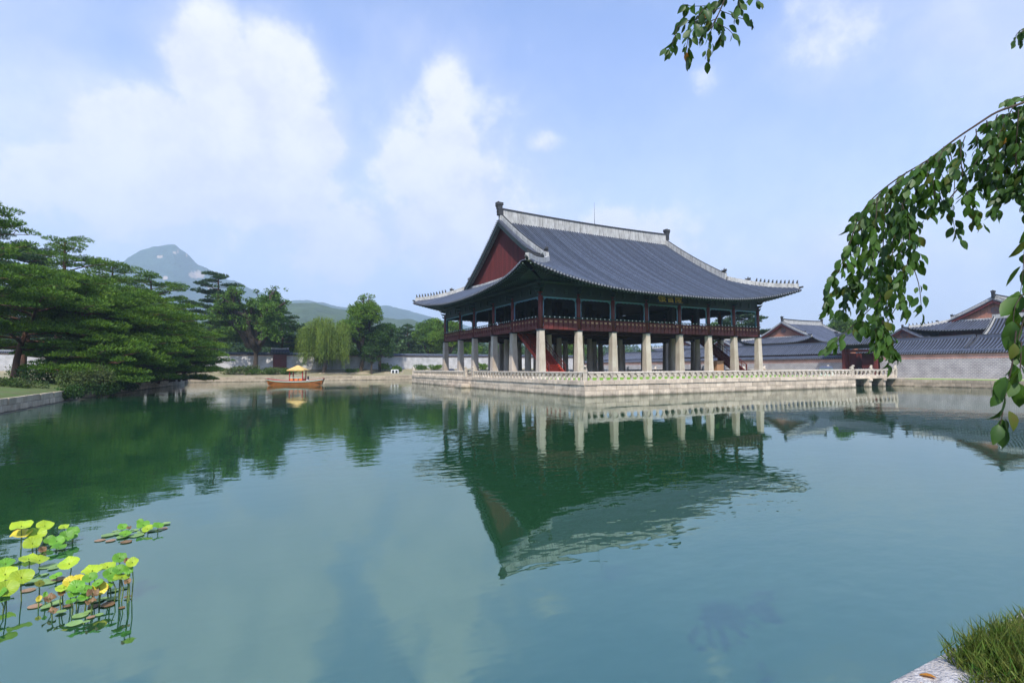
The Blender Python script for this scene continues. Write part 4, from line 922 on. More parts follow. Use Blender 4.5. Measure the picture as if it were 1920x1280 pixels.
def branch(b, p, q, r0, r1, bow=.12, n=5):
    p = Vector(p); q = Vector(q); L_ = (q - p).length; s = Vector((rnd.uniform(-1, 1), rnd.uniform(-1, 1), rnd.uniform(-.4, 1))) * L_ * bow; P = []
    for i in range(n + 1): t = i / n; P.append(p.lerp(q, t) + s * math.sin(t * math.pi) * .6)
    b.tube(P, [r0 + (r1 - r0) * i / n for i in range(n + 1)], 5, cap=False); return P
def pine(lab, base, H, spread, seed, lean=(0, 0), low=.28, m=None, nb=24, dens=1.0, tl=.26, group=None, layers=None, flat=.38):
    rnd.seed(seed); r_ = np.random.default_rng(seed); base = Vector(base); t = thing('pine_tree', lab, 'tree', base, group)
    b = MB(); P = []; n = 9; top = base + Vector((lean[0], lean[1], H))
    for i in range(n + 1):
        f = i / n; w_ = .35 * math.sin(f * 7 + seed) * (1 - f) * min(H / 10, 1.4); P.append(base.lerp(top, f) + Vector((w_, .6 * w_ * math.cos(seed), 0)) - Vector((0, 0, .25 * (i == 0))))
    rad = [max(.05, .030 * H * (1 - .82 * i / n)) for i in range(n + 1)]; rad[0] *= 1.35; b.tube(P, rad, 8)
    def tp(f): f = min(max(f, 0), .999) * n; i = int(f); return P[i].lerp(P[i + 1], f - i)
    Cs = []; Ds = []
    for k in range(nb):
        f = low + (1 - low) * (k + rnd.random() * .6) / nb; az = k * 2.4 + rnd.uniform(-.5, .5); g = (f - low) / (1 - low)
        ln = spread * (.45 + .65 * math.sin(min(1, .25 + g * .85) * math.pi) ** .8) * rnd.uniform(.75, 1.15) if g < .93 else spread * .35
        s = tp(f); e = s + Vector((math.cos(az) * ln, math.sin(az) * ln, ln * rnd.uniform(-.10, .16) + .35 * g * ln * .5)); Q = branch(b, s, e, .035 + .013 * ln, .02, .14, 6)
        npad = max(2, int(ln / .95))
        for j in range(npad + 1):
            u = .32 + .68 * j / npad; u = min(u, .999) * 6; i = int(u); c = Q[i].lerp(Q[min(i + 1, 6)], u - i); side = Vector((-math.sin(az), math.cos(az), 0)) * rnd.uniform(-1, 1) * ln * .30 * (1.1 - j / npad * .4)
            c2 = c + side + Vector((0, 0, rnd.uniform(.0, .3)))
            if side.length > .5: b.tube([c, c2], [.03, .015], 4, cap=False)
            rr = rnd.uniform(.75, 1.3) * (spread / 5) ** .5; N_ = int(270 * dens * rr * rr); a = r_.uniform(0, 6.28, N_); q = np.sqrt(r_.uniform(0, 1, N_)) * rr
            z = (1 - (q / rr) ** 2) * rr * flat * r_.uniform(-.4, 1.2, N_); Cs.append(np.stack([c2.x + q * np.cos(a), c2.y + q * np.sin(a), c2.z + z], 1))
            Ds.append(np.stack([np.cos(a) * q / rr * .9 + r_.normal(0, .35, N_), np.sin(a) * q / rr * .9 + r_.normal(0, .35, N_), .75 + r_.normal(0, .35, N_)], 1))
    b.build('trunk', PBARK, t, smooth=True); C = np.concatenate(Cs); D = np.concatenate(Ds); n_ = len(C)
    cards('foliage', C, D, r_.uniform(.7, 1.3, n_) * tl, r_.uniform(.7, 1.3, n_) * tl * .30, m or PINE, t); return t
def leafy(lab, base, H, spread, seed, m=None, trunk=.28, dens=1.0, ls=.24, bark=None, up=.55, clump=1.05, lean=(0, 0), levels=3, name='leafy_tree', group=None, airy=0.0, top_airy=True):
    rnd.seed(seed); r_ = np.random.default_rng(seed); base = Vector(base); t = thing(name, lab, 'tree', base, group); b = MB(); tips = []
    r0 = .022 * H + .06; h0 = H * trunk; fork = base + Vector((lean[0], lean[1], h0)); branch(b, base - Vector((0, 0, .3)), fork, r0 * 1.25, r0 * .85, .05, 5)
    def grow(p, d, ln, r, lev):
        e = p + d * ln; branch(b, p, e, r, r * .6, .16, 4)
        if lev <= 0: tips.append(e); return
        for k in range(rnd.choice((2, 3, 3))):
            nd = (d + Vector((rnd.gauss(0, .55), rnd.gauss(0, .55), rnd.gauss(.05, .38)))).normalized(); grow(e, nd, ln * rnd.uniform(.58, .85), r * .6, lev - 1)
        if lev <= 2: tips.append(p.lerp(e, .7) + Vector((rnd.gauss(0, .3), rnd.gauss(0, .3), rnd.gauss(0, .3))))
    nl = 6
    for k in range(nl):
        az = k * 6.283 / nl + rnd.uniform(-.4, .4); tilt = rnd.uniform(.25, 1.0) if k else .05; d = Vector((math.cos(az) * tilt, math.sin(az) * tilt, up + .5)).normalized()
        grow(fork + Vector((0, 0, -h0 * .12 * rnd.random())), d, 1.0, r0 * .55, levels)
    # fit the skeleton tips inside the wanted crown
    T = np.array([list(p) for p in tips]); zmin, zmax = fork.z, T[:, 2].max(); hor = np.hypot(T[:, 0] - fork.x, T[:, 1] - fork.y).max()
    sx = spread / max(hor + .3, .1); sz = (base.z + H - .5 * clump - zmin) / (zmax - zmin)
    def fit(v):
        v = Vector(v)
        if v.z <= fork.z + .001: return tuple(v)
        return (fork.x + (v.x - fork.x) * sx, fork.y + (v.y - fork.y) * sx, fork.z + (v.z - fork.z) * sz)
    ctr = None
    b.v = [fit(v) for v in b.v]; b.build('trunk', bark or BARK, t, smooth=True); Cs = []; Ds = []
    for p in tips:
        p = Vector(fit(p)); g = (p.z - base.z) / H; rr = clump * rnd.uniform(.7, 1.2) * (1 - airy * max(0, g - .6) * 1.6); N_ = int(230 * dens * rr * rr)
        u = r_.normal(size=(N_, 3)); u /= np.linalg.norm(u, axis=1, keepdims=True); q = r_.uniform(.35, 1, N_)[:, None] ** .6; c = np.array(list(p)) + u * q * rr * np.array([1.15, 1.15, .62])
        Cs.append(c); Ds.append(u + r_.normal(0, .6, (N_, 3)) + np.array([0, 0, -.15]))
    C = np.concatenate(Cs); D = np.concatenate(Ds); n_ = len(C); cards('foliage', C, D, r_.uniform(.7, 1.35, n_) * ls, r_.uniform(.7, 1.3, n_) * ls * .62, m or LEAFM, t); return t
def willow(lab, base, H, spread, seed):
    rnd.seed(seed); r_ = np.random.default_rng(seed); base = Vector(base); t = thing('willow_tree', lab, 'tree', base); b = MB(); fork = base + Vector((.9, .3, H * .30)); branch(b, base - Vector((0, 0, .3)), fork, .50, .36, .06)
    Cs = []; Ds = []; ends = []
    for k in range(34):
        az = rnd.uniform(0, 6.28); rr = math.sqrt(rnd.random()) * spread * .86; zz = H * (.96 - .33 * (rr / spread) ** 2) - rnd.random() * H * .10; e = base + Vector((.3 + rr * math.cos(az), rr * math.sin(az), zz)); Q = branch(b, fork, e, .17, .05, .15, 5); ends += [(Q[-1], 1.0), (Q[4], .8), (Q[3].lerp(Q[4], .5), .6)]
    b.build('trunk', BARK, t, smooth=True)
    for (e, kk) in ends:
        for s in range(26):
            az = rnd.uniform(0, 6.28); q = rnd.uniform(.1, 1.0); st = e + Vector((math.cos(az) * q, math.sin(az) * q, .45 - q * q * .2 + rnd.uniform(-.1, .2))); out = (st - base); out.z = 0
            low = base.z + rnd.uniform(.7, 3.4) + (0 if out.length > spread * .45 else 2.2); L_ = min(rnd.uniform(2.2, 7.6), max(.8, st.z - low)); n = int(L_ / .17); i = np.arange(n)[:, None]; sw = out.normalized() * .28 if out.length > .1 else Vector((0, 0, 0))
            c = np.array(list(st)) + i / max(n, 1) * np.array([sw.x * L_ * .4, sw.y * L_ * .4, -L_]) + r_.normal(0, .045, (n, 3)) + np.array([0, 0, .0]); Cs.append(c); Ds.append(np.tile(np.array([sw.x * .3, sw.y * .3, -1.0]), (n, 1)) + r_.normal(0, .38, (n, 3)))
    C = np.concatenate(Cs); D = np.concatenate(Ds); n_ = len(C); cards('foliage', C, D, r_.uniform(.22, .42, n_), r_.uniform(.06, .11, n_), WILLOW, t); return t
def shrub(lab, c, rx, ry, h, seed, m=None, ls=.16, n=1500, name='shrub', group=None):
    r_ = np.random.default_rng(seed); c = Vector(c); t = thing(name, lab, 'shrub', c, group); rnd.seed(seed); b = MB()
    for k in range(7): az = rnd.uniform(0, 6.28); b.tube([c + Vector((0, 0, -.1)), c + Vector((math.cos(az) * rx * .5, math.sin(az) * ry * .5, h * .7))], [.03, .012], 4)
    b.build('stem', BARK, t); k = 9; cc = [(rnd.uniform(-.75, .75) * rx, rnd.uniform(-.75, .75) * ry, rnd.uniform(.3, .72) * h) for _ in range(k)]; Cs = []; Ds = []
    for (x, y, z) in cc:
        u = r_.normal(size=(n // k, 3)); u /= np.linalg.norm(u, axis=1, keepdims=True); Cs.append(np.array([c.x + x, c.y + y, c.z + z]) + u * np.array([rx * .42, ry * .42, h * .34]) * r_.uniform(.5, 1, (n // k, 1))); Ds.append(u + r_.normal(0, .5, (n // k, 3)) + np.array([0, 0, .3]))
    C = np.concatenate(Cs); C[:, 2] = np.maximum(C[:, 2], c.z + .02); D = np.concatenate(Ds); n_ = len(C); cards('foliage', C, D, r_.uniform(.7, 1.3, n_) * ls, r_.uniform(.7, 1.3, n_) * ls * .6, m or BUSH, t); return t
# pines on the islet, left
IP = [('dark pine reaching in from the left edge with its top above the others', -40, 40, 378, 2.8, 1, dict(low=.45)),
      ('nearest pine on the islet with a leaning reddish trunk forked low', 18, 46, 505, 6.6, 2, dict(lean=(2.2, 1.0), low=.30, nb=26)),
      ('tall open crowned pine standing behind the nearest one at the left', 112, 60, 446, 4.4, 3, dict(low=.42, nb=22, dens=.8)),
      ('broad pine with bare horizontal limbs left of the middle of the islet', 150, 50, 540, 6.4, 4, dict(low=.26, nb=26)),
      ('pine behind the broad one at the left, in front of the mountain foot', 205, 68, 498, 5.6, 5, dict(low=.34)),
      ('dense pine in the middle of the islet with a round bright top', 258, 60, 548, 5.6, 6, dict(low=.22, nb=26)),
      ('highest pine at the right of the islet below the mountain peak', 278, 72, 524, 5.8, 7, dict(low=.30)),
      ('bright spreading pine near the right end of the islet', 318, 68, 572, 5.0, 8, dict(low=.20, nb=28)),
      ('small stepped pine at the right tip of the islet', 346, 76, 606, 4.3, 9, dict(low=.18, nb=24)),
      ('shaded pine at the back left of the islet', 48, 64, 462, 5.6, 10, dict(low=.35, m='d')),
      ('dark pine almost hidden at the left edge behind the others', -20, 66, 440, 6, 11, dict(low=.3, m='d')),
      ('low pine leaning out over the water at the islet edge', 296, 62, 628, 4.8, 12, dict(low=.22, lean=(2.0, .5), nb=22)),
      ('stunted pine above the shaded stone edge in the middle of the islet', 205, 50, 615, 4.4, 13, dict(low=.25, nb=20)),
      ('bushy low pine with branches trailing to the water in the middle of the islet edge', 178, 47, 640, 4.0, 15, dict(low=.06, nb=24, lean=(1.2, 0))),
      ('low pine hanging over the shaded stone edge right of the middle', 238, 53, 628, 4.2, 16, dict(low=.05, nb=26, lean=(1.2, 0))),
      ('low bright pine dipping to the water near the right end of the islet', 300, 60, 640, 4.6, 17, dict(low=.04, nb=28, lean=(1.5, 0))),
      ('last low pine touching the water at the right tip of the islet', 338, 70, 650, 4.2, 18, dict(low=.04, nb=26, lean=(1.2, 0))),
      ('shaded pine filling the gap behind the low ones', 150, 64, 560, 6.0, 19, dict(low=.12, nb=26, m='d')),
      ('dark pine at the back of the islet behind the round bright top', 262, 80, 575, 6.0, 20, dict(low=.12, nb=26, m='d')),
      ('middle aged pine filling the centre of the grove', 228, 54, 560, 5.4, 14, dict(low=.25))]
for (lab, x, Z, yt, sp_, sd, kw) in IP:
    p = dep(x, 690, Z); p.z = 1.05; H = CAM.z + (691 - yt) / FPX * Z - 1.05
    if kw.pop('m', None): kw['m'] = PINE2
    pine(lab, p, H, sp_, sd, **kw)
for i, (x, Z, w_, h, lab) in enumerate([(35, 38, 1.6, .9, 'low weeds on the turf beside the nearest pine trunk'), (110, 46, 3, 2.0, 'dark shrub below the broad pine at the left'), (165, 44, 2.6, 1.9, 'rounded shrub above the shaded stone edge'), (215, 52, 2.8, 2.2, 'dark shrub under the middle pines of the islet'), (285, 60, 3, 1.6, 'low shrub at the islet edge under the leaning pine'), (80, 58, 3.4, 2.3, 'leafy shrub at the back of the islet'), (122, 40.3, 1.5, 1.0, 'first of the added shrubs darkening the stone edge where its lit part ends'), (152, 43.5, 1.9, 1.4, 'added trailing shrub darkening the stone edge below the broad pine'), (182, 47, 2.0, 1.5, 'added trailing shrub darkening the stone edge left of the low pines'), (214, 51.5, 2.0, 1.4, 'added trailing shrub darkening the stone edge under the middle pines')]):
    p = dep(x, 700, Z); p.z = .95 if i < 6 else .12; shrub(lab, p, w_, w_ * .8, h, 100 + i, m=LEAFD if i in (1, 3, 5, 6, 7, 8, 9) else BUSH, n=2600)  # trailing shrubs are added to darken the stone edge where shade falls
def NP(x, Y, z=None):
    p = hit(x, 690, 1, Y); p.z = z if z is not None else (2.3 if Y > 77 else 1.2 + .16 * (Y - 70)); return p
def NT(x, yt, Y): return hit(x, yt, 1, Y).z
def hgt(x, yt, Y): return NT(x, yt, Y) - NP(x, Y).z
# trees along the far bank
pine('tall narrow dark pine at the far left end of the far bank', NP(405, 84), hgt(405, 514, 84), 5.6, 21, m=PINE2, low=.28, nb=26, tl=.5, dens=.45)
leafy('big dark tree with bare upper limbs against the mountain, left of the little red gate', NP(478, 75), hgt(478, 534, 75), 10.4, 22, m=LEAFM, trunk=.26, clump=.95, dens=.62, ls=.36, airy=.9, levels=4)
pine('dark evergreen behind the big tree left of the little red gate', NP(527, 88), hgt(527, 590, 88), 5.2, 23, m=PINE2, low=.2, nb=24, tl=.5, dens=.5)
leafy('low rounded tree just behind the far wall right of the little red gate', NP(552, 90), hgt(552, 628, 90), 4.2, 24, m=LEAFG, dens=.6, ls=.34, levels=2)
willow('weeping willow hanging over the far bank', NP(607, 71.5), hgt(612, 589, 71.5), 6.6, 25)
leafy('tall bright green tree with dark limbs right of the willow', NP(676, 75), hgt(680, 550, 75), 8.3, 26, m=LEAFG, trunk=.24, clump=.82, dens=.62, ls=.32, airy=.5, levels=4, lean=(.8, 0))
leafy('short dark leafy tree beside the tall bright one', NP(712, 74), hgt(715, 606, 74), 4.6, 27, m=LEAFD, trunk=.22, dens=.8, ls=.30, clump=1.1)
leafy('slender sapling leaning at the bank between willow and pavilion', NP(697, 70), hgt(700, 646, 70), 1.9, 28, m=LEAFD, trunk=.3, dens=.5, ls=.24, clump=.7, levels=2)
pine('distant small pine left of the pavilion eaves', NP(764, 115), hgt(764, 613, 115), 4.5, 29, m=PINE2, low=.25, nb=20, tl=.6, dens=.35)
leafy('distant round tree just left of the first stone column', NP(806, 108), hgt(808, 597, 108), 6.5, 30, m=LEAFM, dens=.45, ls=.42, clump=1.3)
leafy('bright tree with open branches seen under the left eaves of the pavilion', NP(842, 92), hgt(842, 592, 92), 6.5, 31, m=LEAFG, dens=.5, ls=.36, clump=1.1, airy=.4)
leafy('tree seen between the left stone columns', NP(880, 92), hgt(880, 640, 92), 4.5, 32, m=LEAFG, dens=.5, ls=.36)
leafy('yellow green tree seen behind the second stone column from the near corner', NP(952, 90), hgt(952, 640, 90), 4.5, 33, m=LEAFG, dens=.5, ls=.36)
leafy('tree seen through the columns just right of the red stair', NP(1075, 90), hgt(1075, 642, 90), 5, 34, m=LEAFM, dens=.5, ls=.36)
def far(x, yt, Z): p = dep(x, 690, Z); p.z = ZG; return p, CAM.z + (687 - yt) / FPX * Z - ZG
for (lab, x, yt, Z, sp_, sd, m, kind) in [('tree seen through the last upper bay at the right of the pavilion', 1392, 588, 128, 8, 41, PINE2, 'p'), ('round tree behind the pavilion seen through the upper storey', 1352, 602, 150, 7, 42, LEAFG, 'l'), ('low light green tree between the pavilion and the orange gabled hall', 1424, 636, 128, 5, 43, LEAFG, 'l'),
        ('hazy tree rising behind the halls above the gate roof', 1592, 588, 135, 8, 44, LEAFM, 'l'), ('small blue green tree behind the halls right of the gate', 1648, 622, 150, 6, 45, LEAFM, 'l'), ('dark tree behind the halls seen under the pavilion floor', 1215, 655, 150, 9, 46, LEAFD, 'l')]:
    p, H = far(x, yt, Z); (pine(lab, p, H, sp_ * .8, sd, m=m, tl=.6, dens=.35) if kind == 'p' else leafy(lab, p, H, sp_ * .75, sd, m=m, dens=.4, ls=.45, clump=1.4))
# shrubs on the far bank
for i, (x, Y, w_, h, lab, m) in enumerate([(437, 71.5, 2.6, 1.6, 'olive shrub at the left end of the far bank hedge', BUSH), (462, 71, 3.2, 1.9, 'tallest shrub of the hedge at the foot of the big dark tree', BUSH), (490, 70.5, 3.0, 1.3, 'low green shrub in the hedge left of the boat canopy', LEAFM), (520, 70.3, 2.8, 1.5, 'shrub of the hedge directly below the little red gate', BUSH), (548, 70.2, 2.4, 1.2, 'last shrub of the hedge behind the boat canopy', LEAFM),
        (722, 74, 1.6, 1.9, 'shrub against the far wall right of the sapling', LEAFM), (745, 72, 1.5, 1.6, 'small green shrub on the bank left of the terrace', LEAFG), (792, 75, 1.9, 1.4, 'shrub behind the white lamp box at the left of the terrace', LEAFM), (815, 75.5, 1.9, 1.2, 'shrub on the far bank behind the first stone columns', LEAFG), (905, 75, 2.4, 1.8, 'shrub seen between the left stone columns', LEAFG), (660, 72, 1.3, .8, 'low plant at the foot of the tall bright tree', LEAFM)]):
    shrub(lab, NP(x, Y), w_, 1.3, h, 200 + i, m=m, ls=.24, n=1400)
# woodland beyond, read as one mass
def woods():
    Cs = []; Ds = []; r_ = np.random.default_rng(77)
    for k in range(620):
        Y = 98 + 380 * r_.random() ** 1.3; x = r_.uniform(-150, 1300); p = hit(x, 690, 1, Y)
        if p.x > 70 and Y < 150: continue
        H = r_.uniform(8.5, 13.5) + max(0, (Y - 200) * .045); zb = 2.3 + max(0, (Y - 180)) * .035; rr = r_.uniform(3.0, 5.2)
        if p.x > 40: H *= .75
        n = int(300 * (120 / (Y + 20)) ** .8) + 60; u = r_.normal(size=(n, 3)); u /= np.linalg.norm(u, axis=1, keepdims=True); lump = 1 + .22 * np.sin(u[:, 0] * 5 + k) * np.cos(u[:, 1] * 6 + k * 2)
        Cs.append(np.array([p.x, p.y, zb + H * .55]) + u * (r_.uniform(.75, 1.03, n) * lump)[:, None] * np.array([rr, rr, H * .46])); Ds.append(u + r_.normal(0, .7, (n, 3)))
    C = np.concatenate(Cs); D = np.concatenate(Ds); n_ = len(C); print('woods', n_); sc_ = np.clip((C[:, 1] + 46) / 140, 1, 3.2) * .72; cards('woodland', C, D, sc_ * r_.uniform(.7, 1.3, n_), sc_ * .7 * r_.uniform(.7, 1.3, n_), WOODS, None, 'stuff')
woods()

# ------------------------------------------------------------------ boat
def build_boat():
    c = Vector((-20.6, 36.6, 0)); ax = Vector((.885, -.465, 0)).normalized(); si = Vector((.465, .885, 0)); up = Vector((0, 0, 1)); t = thing('pleasure_boat', 'orange wooden pleasure boat with red posts and yellow canopy on the pond', 'boat', c)
    W = lambda a, s, z: c + ax * a + si * s + up * z
    hull = mat('orange hull', (.36, .13, .035), (.26, .085, .022), 2, .45, .1); trim = mat('green white trim', (.55, .62, .55), (.20, .42, .34), 9, .5); redp = mat('boat red', (.36, .035, .035), rough=.5); can = mat('yellow canopy', (.62, .43, .16), (.52, .34, .11), 3, .75); seat = mat('orange cushion', (.72, .20, .06), rough=.6)
    n = 16; secs = []
    for i in range(n + 1):
        u = i / n * 2 - 1; a = 4.2 * u - .1 * (u < 0); hw = .80 * (1 - abs(u) ** 2.6 * .62); z1 = .62 + .34 * abs(u) ** 2.6; z0 = -.18 + .50 * max(0, abs(u) - .62) ** 1.3 * 1.9; secs.append([W(a, -hw, z1), W(a * .93, -hw * .72, z0), W(a * .93, hw * .72, z0), W(a, hw, z1)])
    b = MB(); 
    for k in range(3): b.strip([s_[k] for s_ in secs], [s_[k + 1] for s_ in secs])
    b.add(secs[0], [(0, 1, 2, 3)]); b.add(secs[-1], [(0, 1, 2, 3)]); b.build('hull', hull, t)
    b = MB()
    for k in (0, 3):
        sgn = -1 if k == 0 else 1; b.strip([s_[k] + si * sgn * .03 for s_ in secs], [s_[k] + si * sgn * .02 - up * .14 for s_ in secs])
    b.build('painted_band', trim, t); b = MB(); b.tube([s_[0] + up * .03 for s_ in secs], .05, 5); b.tube([s_[3] + up * .03 for s_ in secs], .05, 5); b.build('gunwale', redp, t)
    b = MB(); b.add([W(-3.8, -.55, .42), W(3.8, -.55, .42), W(3.8, .55, .42), W(-3.8, .55, .42)], [(0, 1, 2, 3)]); b.build('deck', hull, t)
    for a in (-4.2, 4.15): b = MB(); b.beam(W(a, -.35, .98), W(a, .35, .98), .16, .14); b.build('end_board', redp, t)
    for a in (-.95, .95):
        for s_ in (-.62, .62): b = MB(); b.beam(W(a + .3, s_, .45), W(a + .3, s_, 2.30), .12, .12, up=ax); b.build('post', redp, t)
    b = MB(); e = [W(.3 + a, s_, 2.28) for a, s_ in ((-1.28, -.95), (1.28, -.95), (1.28, .95), (-1.28, .95))]; r = [W(.3 - .12, 0, 2.98), W(.3 + .12, 0, 2.98)]; lo = [p - up * .14 for p in e]
    b.add(e + r + lo, [(0, 1, 5, 4), (2, 3, 4, 5), (3, 0, 4), (1, 2, 5), (0, 1, 7, 6), (1, 2, 8, 7), (2, 3, 9, 8), (3, 0, 6, 9), (6, 7, 8, 9)]); b.build('canopy', can, t)
    for k in range(3):
        for s_ in (-.42, .42):
            a = -.35 + k * .65; b = MB(); b.box((-.22, -.20, 0), (.22, .20, .10)); me = b.mesh('boat seat', seat); o = link('seat', me, t, loc=W(a, s_, .62), rot=(0, 0, math.atan2(ax.y, ax.x)))
            b = MB(); b.box((-.22, -.03, 0), (.22, .03, .34)); link('seat_back', b.mesh('boat seat back', seat), t, loc=W(a, s_ * 1.45, .66), rot=(0, 0, math.atan2(ax.y, ax.x)))
    b = MB(); 
    for s_ in (-.66, .66): b.beam(W(-.62, s_, 1.15), W(1.2, s_, 1.15), .05, .10)
    b.build('side_rail', trim, t)
    b = MB(); b.tube([W(1.75, .1, .45), W(1.78, .1, .80), W(1.80, .1, 1.02)], [.20, .24, .14], 8); b.tube([W(1.80, .1, 1.02), W(1.80, .1, 1.32)], [.13, .11], 8); b.tube([W(1.80, .1, 1.26), W(1.80, .1, 1.36)], [.30, .04], 8); b.build('stern_lantern', IRON, t); b = MB(); b.tube([W(1.76, .1, .62), W(1.78, .1, .84)], [.245, .25], 8); b.build('lantern_band', WHITEP, t)
build_boat()
# white lamp boxes
def lampbox(lab, c, s, rz, roof=True):
    t = thing('lamp_box', lab, 'lamp box', c); c = Vector(c); me = cube_mesh('lamp box case', WHITEP, .04); dk = cube_mesh('lamp box window', IRON, .02); ca, sa = math.cos(rz), math.sin(rz)
    P = lambda x, y, z: (c.x + ca * x - sa * y, c.y + sa * x + ca * y, c.z + z)
    link('case', me, t, loc=P(0, 0, .38 * s), scale=(1.25 * s, .55 * s, .76 * s), rot=(0, 0, rz))
    for k in (-1, 1): link('window', dk, t, loc=P(k * .28 * s, -.275 * s, .40 * s), scale=(.36 * s, .03, .46 * s), rot=(0, 0, rz))
    if roof: b = MB(); b.add([P(x * s, y * s, z * s) for (x, y, z) in ((-.68, -.36, .76), (.68, -.36, .76), (.68, .36, .76), (-.68, .36, .76), (-.48, 0, 1.02), (.48, 0, 1.02))], [(0, 1, 5, 4), (2, 3, 4, 5), (0, 4, 3), (1, 2, 5), (3, 2, 1, 0)]); b.build('lid', TILEJ, t)
lampbox('small white lamp box with two dark windows at the far left of the terrace', (3.4, 35.2, ZD), 1.0, R(-28)); p = hit(740, 703, 1, 70.5); lampbox('white panel box on the far bank left of the terrace', (p.x, 70.5, 1.15), 1.35, R(-12), False)
p = hit(1549, 690, 0, 35.2); lampbox('white lamp box with dark lid behind the balustrade at the right of the pavilion', (35.2, p.y, ZD + .05), 1.15, R(-60))

# ------------------------------------------------------------------ lotus
def lotus_mat(name, c1, c2, rim, rimw):
    m = mat(name, c1, c2, scale=9, rough=.45, rand=.16, trans=.14, spec=.35); N = m.node_tree.nodes; Lk = m.node_tree.links
    tc = N.new('ShaderNodeTexCoord'); ln = N.new('ShaderNodeVectorMath'); ln.operation = 'LENGTH'; Lk.new(tc.outputs['Object'], ln.inputs[0]); nz = N.new('ShaderNodeTexNoise'); nz.inputs['Scale'].default_value = 3; nz.inputs['Detail'].default_value = 4; oi = N.new('ShaderNodeObjectInfo'); va = N.new('ShaderNodeVectorMath'); va.operation = 'ADD'; Lk.new(tc.outputs['Object'], va.inputs[0]); Lk.new(oi.outputs['Location'], va.inputs[1]); Lk.new(va.outputs[0], nz.inputs['Vector'])
    ma = N.new('ShaderNodeMath'); ma.operation = 'MULTIPLY_ADD'; Lk.new(nz.outputs['Fac'], ma.inputs[0]); ma.inputs[1].default_value = .7; Lk.new(ln.outputs['Value'], ma.inputs[2]); mr = N.new('ShaderNodeMapRange'); mr.inputs[1].default_value = 1.38 - rimw; mr.inputs[2].default_value = 1.45 - rimw; Lk.new(ma.outputs[0], mr.inputs[0])
    p = N['Principled BSDF']; src = p.inputs['Base Color'].links[0].from_socket; mx = N.new('ShaderNodeMix'); mx.data_type = 'RGBA'; Lk.new(mr.outputs[0], mx.inputs[0]); Lk.new(src, mx.inputs[6]); mx.inputs[7].default_value = (*rim, 1); Lk.new(mx.outputs[2], p.inputs['Base Color'])
    # pale ribs fanning from the stalk
    sx = N.new('ShaderNodeSeparateXYZ'); Lk.new(tc.outputs['Object'], sx.inputs[0]); at = N.new('ShaderNodeMath'); at.operation = 'ARCTAN2'; Lk.new(sx.outputs[1], at.inputs[0]); Lk.new(sx.outputs[0], at.inputs[1])
    k = N.new('ShaderNodeMath'); k.operation = 'MULTIPLY'; Lk.new(at.outputs[0], k.inputs[0]); k.inputs[1].default_value = 17; cs = N.new('ShaderNodeMath'); cs.operation = 'COSINE'; Lk.new(k.outputs[0], cs.inputs[0]); bp = N.new('ShaderNodeBump'); bp.inputs['Strength'].default_value = .18; bp.inputs['Distance'].default_value = .01; Lk.new(cs.outputs[0], bp.inputs['Height']); Lk.new(bp.outputs[0], p.inputs['Normal'])
    for l in list(Lk):
        if l.to_node.type == 'BSDF_TRANSLUCENT': Lk.new(mx.outputs[2], l.to_node.inputs[0])
    return m
LG = lotus_mat('lotus green', (.15, .34, .025), (.09, .25, .025), (.30, .34, .04), -.12); LYG = lotus_mat('lotus yellow green', (.36, .46, .025), (.26, .40, .025), (.40, .25, .05), -.08); LY_ = lotus_mat('lotus yellow', (.62, .50, .03), (.50, .44, .04), (.28, .10, .03), .02); LBR = lotus_mat('lotus dry', (.26, .15, .07), (.15, .09, .04), (.15, .07, .03), .1); LPAD = lotus_mat('lotus pad', (.26, .40, .13), (.18, .31, .10), (.34, .26, .12), -.1); LPK = lotus_mat('pinkish pad', (.36, .22, .14), (.26, .17, .09), (.25, .12, .08), .0); STEM = mat('lotus stem', (.16, .24, .05), (.12, .15, .05), 8, .6)
def leaf_disc(seed, dip, wav):
    r_ = random.Random(seed); b = MB(); n = 20; rings = [(0, 0)]; v = [(0, 0, -dip)]; ph = r_.uniform(0, 6); ph2 = r_.uniform(0, 6)
    for rr in (.35, .7, 1.0):
        for k in range(n): a = 2 * math.pi * k / n; q = rr * (1 + .05 * math.sin(2 * a + ph) + .035 * math.sin(5 * a + ph2)); v.append((q * math.cos(a), q * math.sin(a), -dip * (1 - rr) ** 2 + wav * rr * rr * math.sin(3 * a + ph) + .5 * wav * rr ** 3 * math.sin(7 * a + ph2)))
    f = [(0, 1 + k, 1 + (k + 1) % n) for k in range(n)]
    for j in range(2): f += [(1 + j * n + k, 1 + (j + 1) * n + k, 1 + (j + 1) * n + (k + 1) % n, 1 + j * n + (k + 1) % n) for k in range(n)]
    b.add(v, f); return b
DISC = {}
def disc(m, k, dip=.12, wav=.07):
    key = (m.name, k, dip)
    if key not in DISC: DISC[key] = leaf_disc(k, dip, wav).mesh('lotus leaf', m, True)
    return DISC[key]
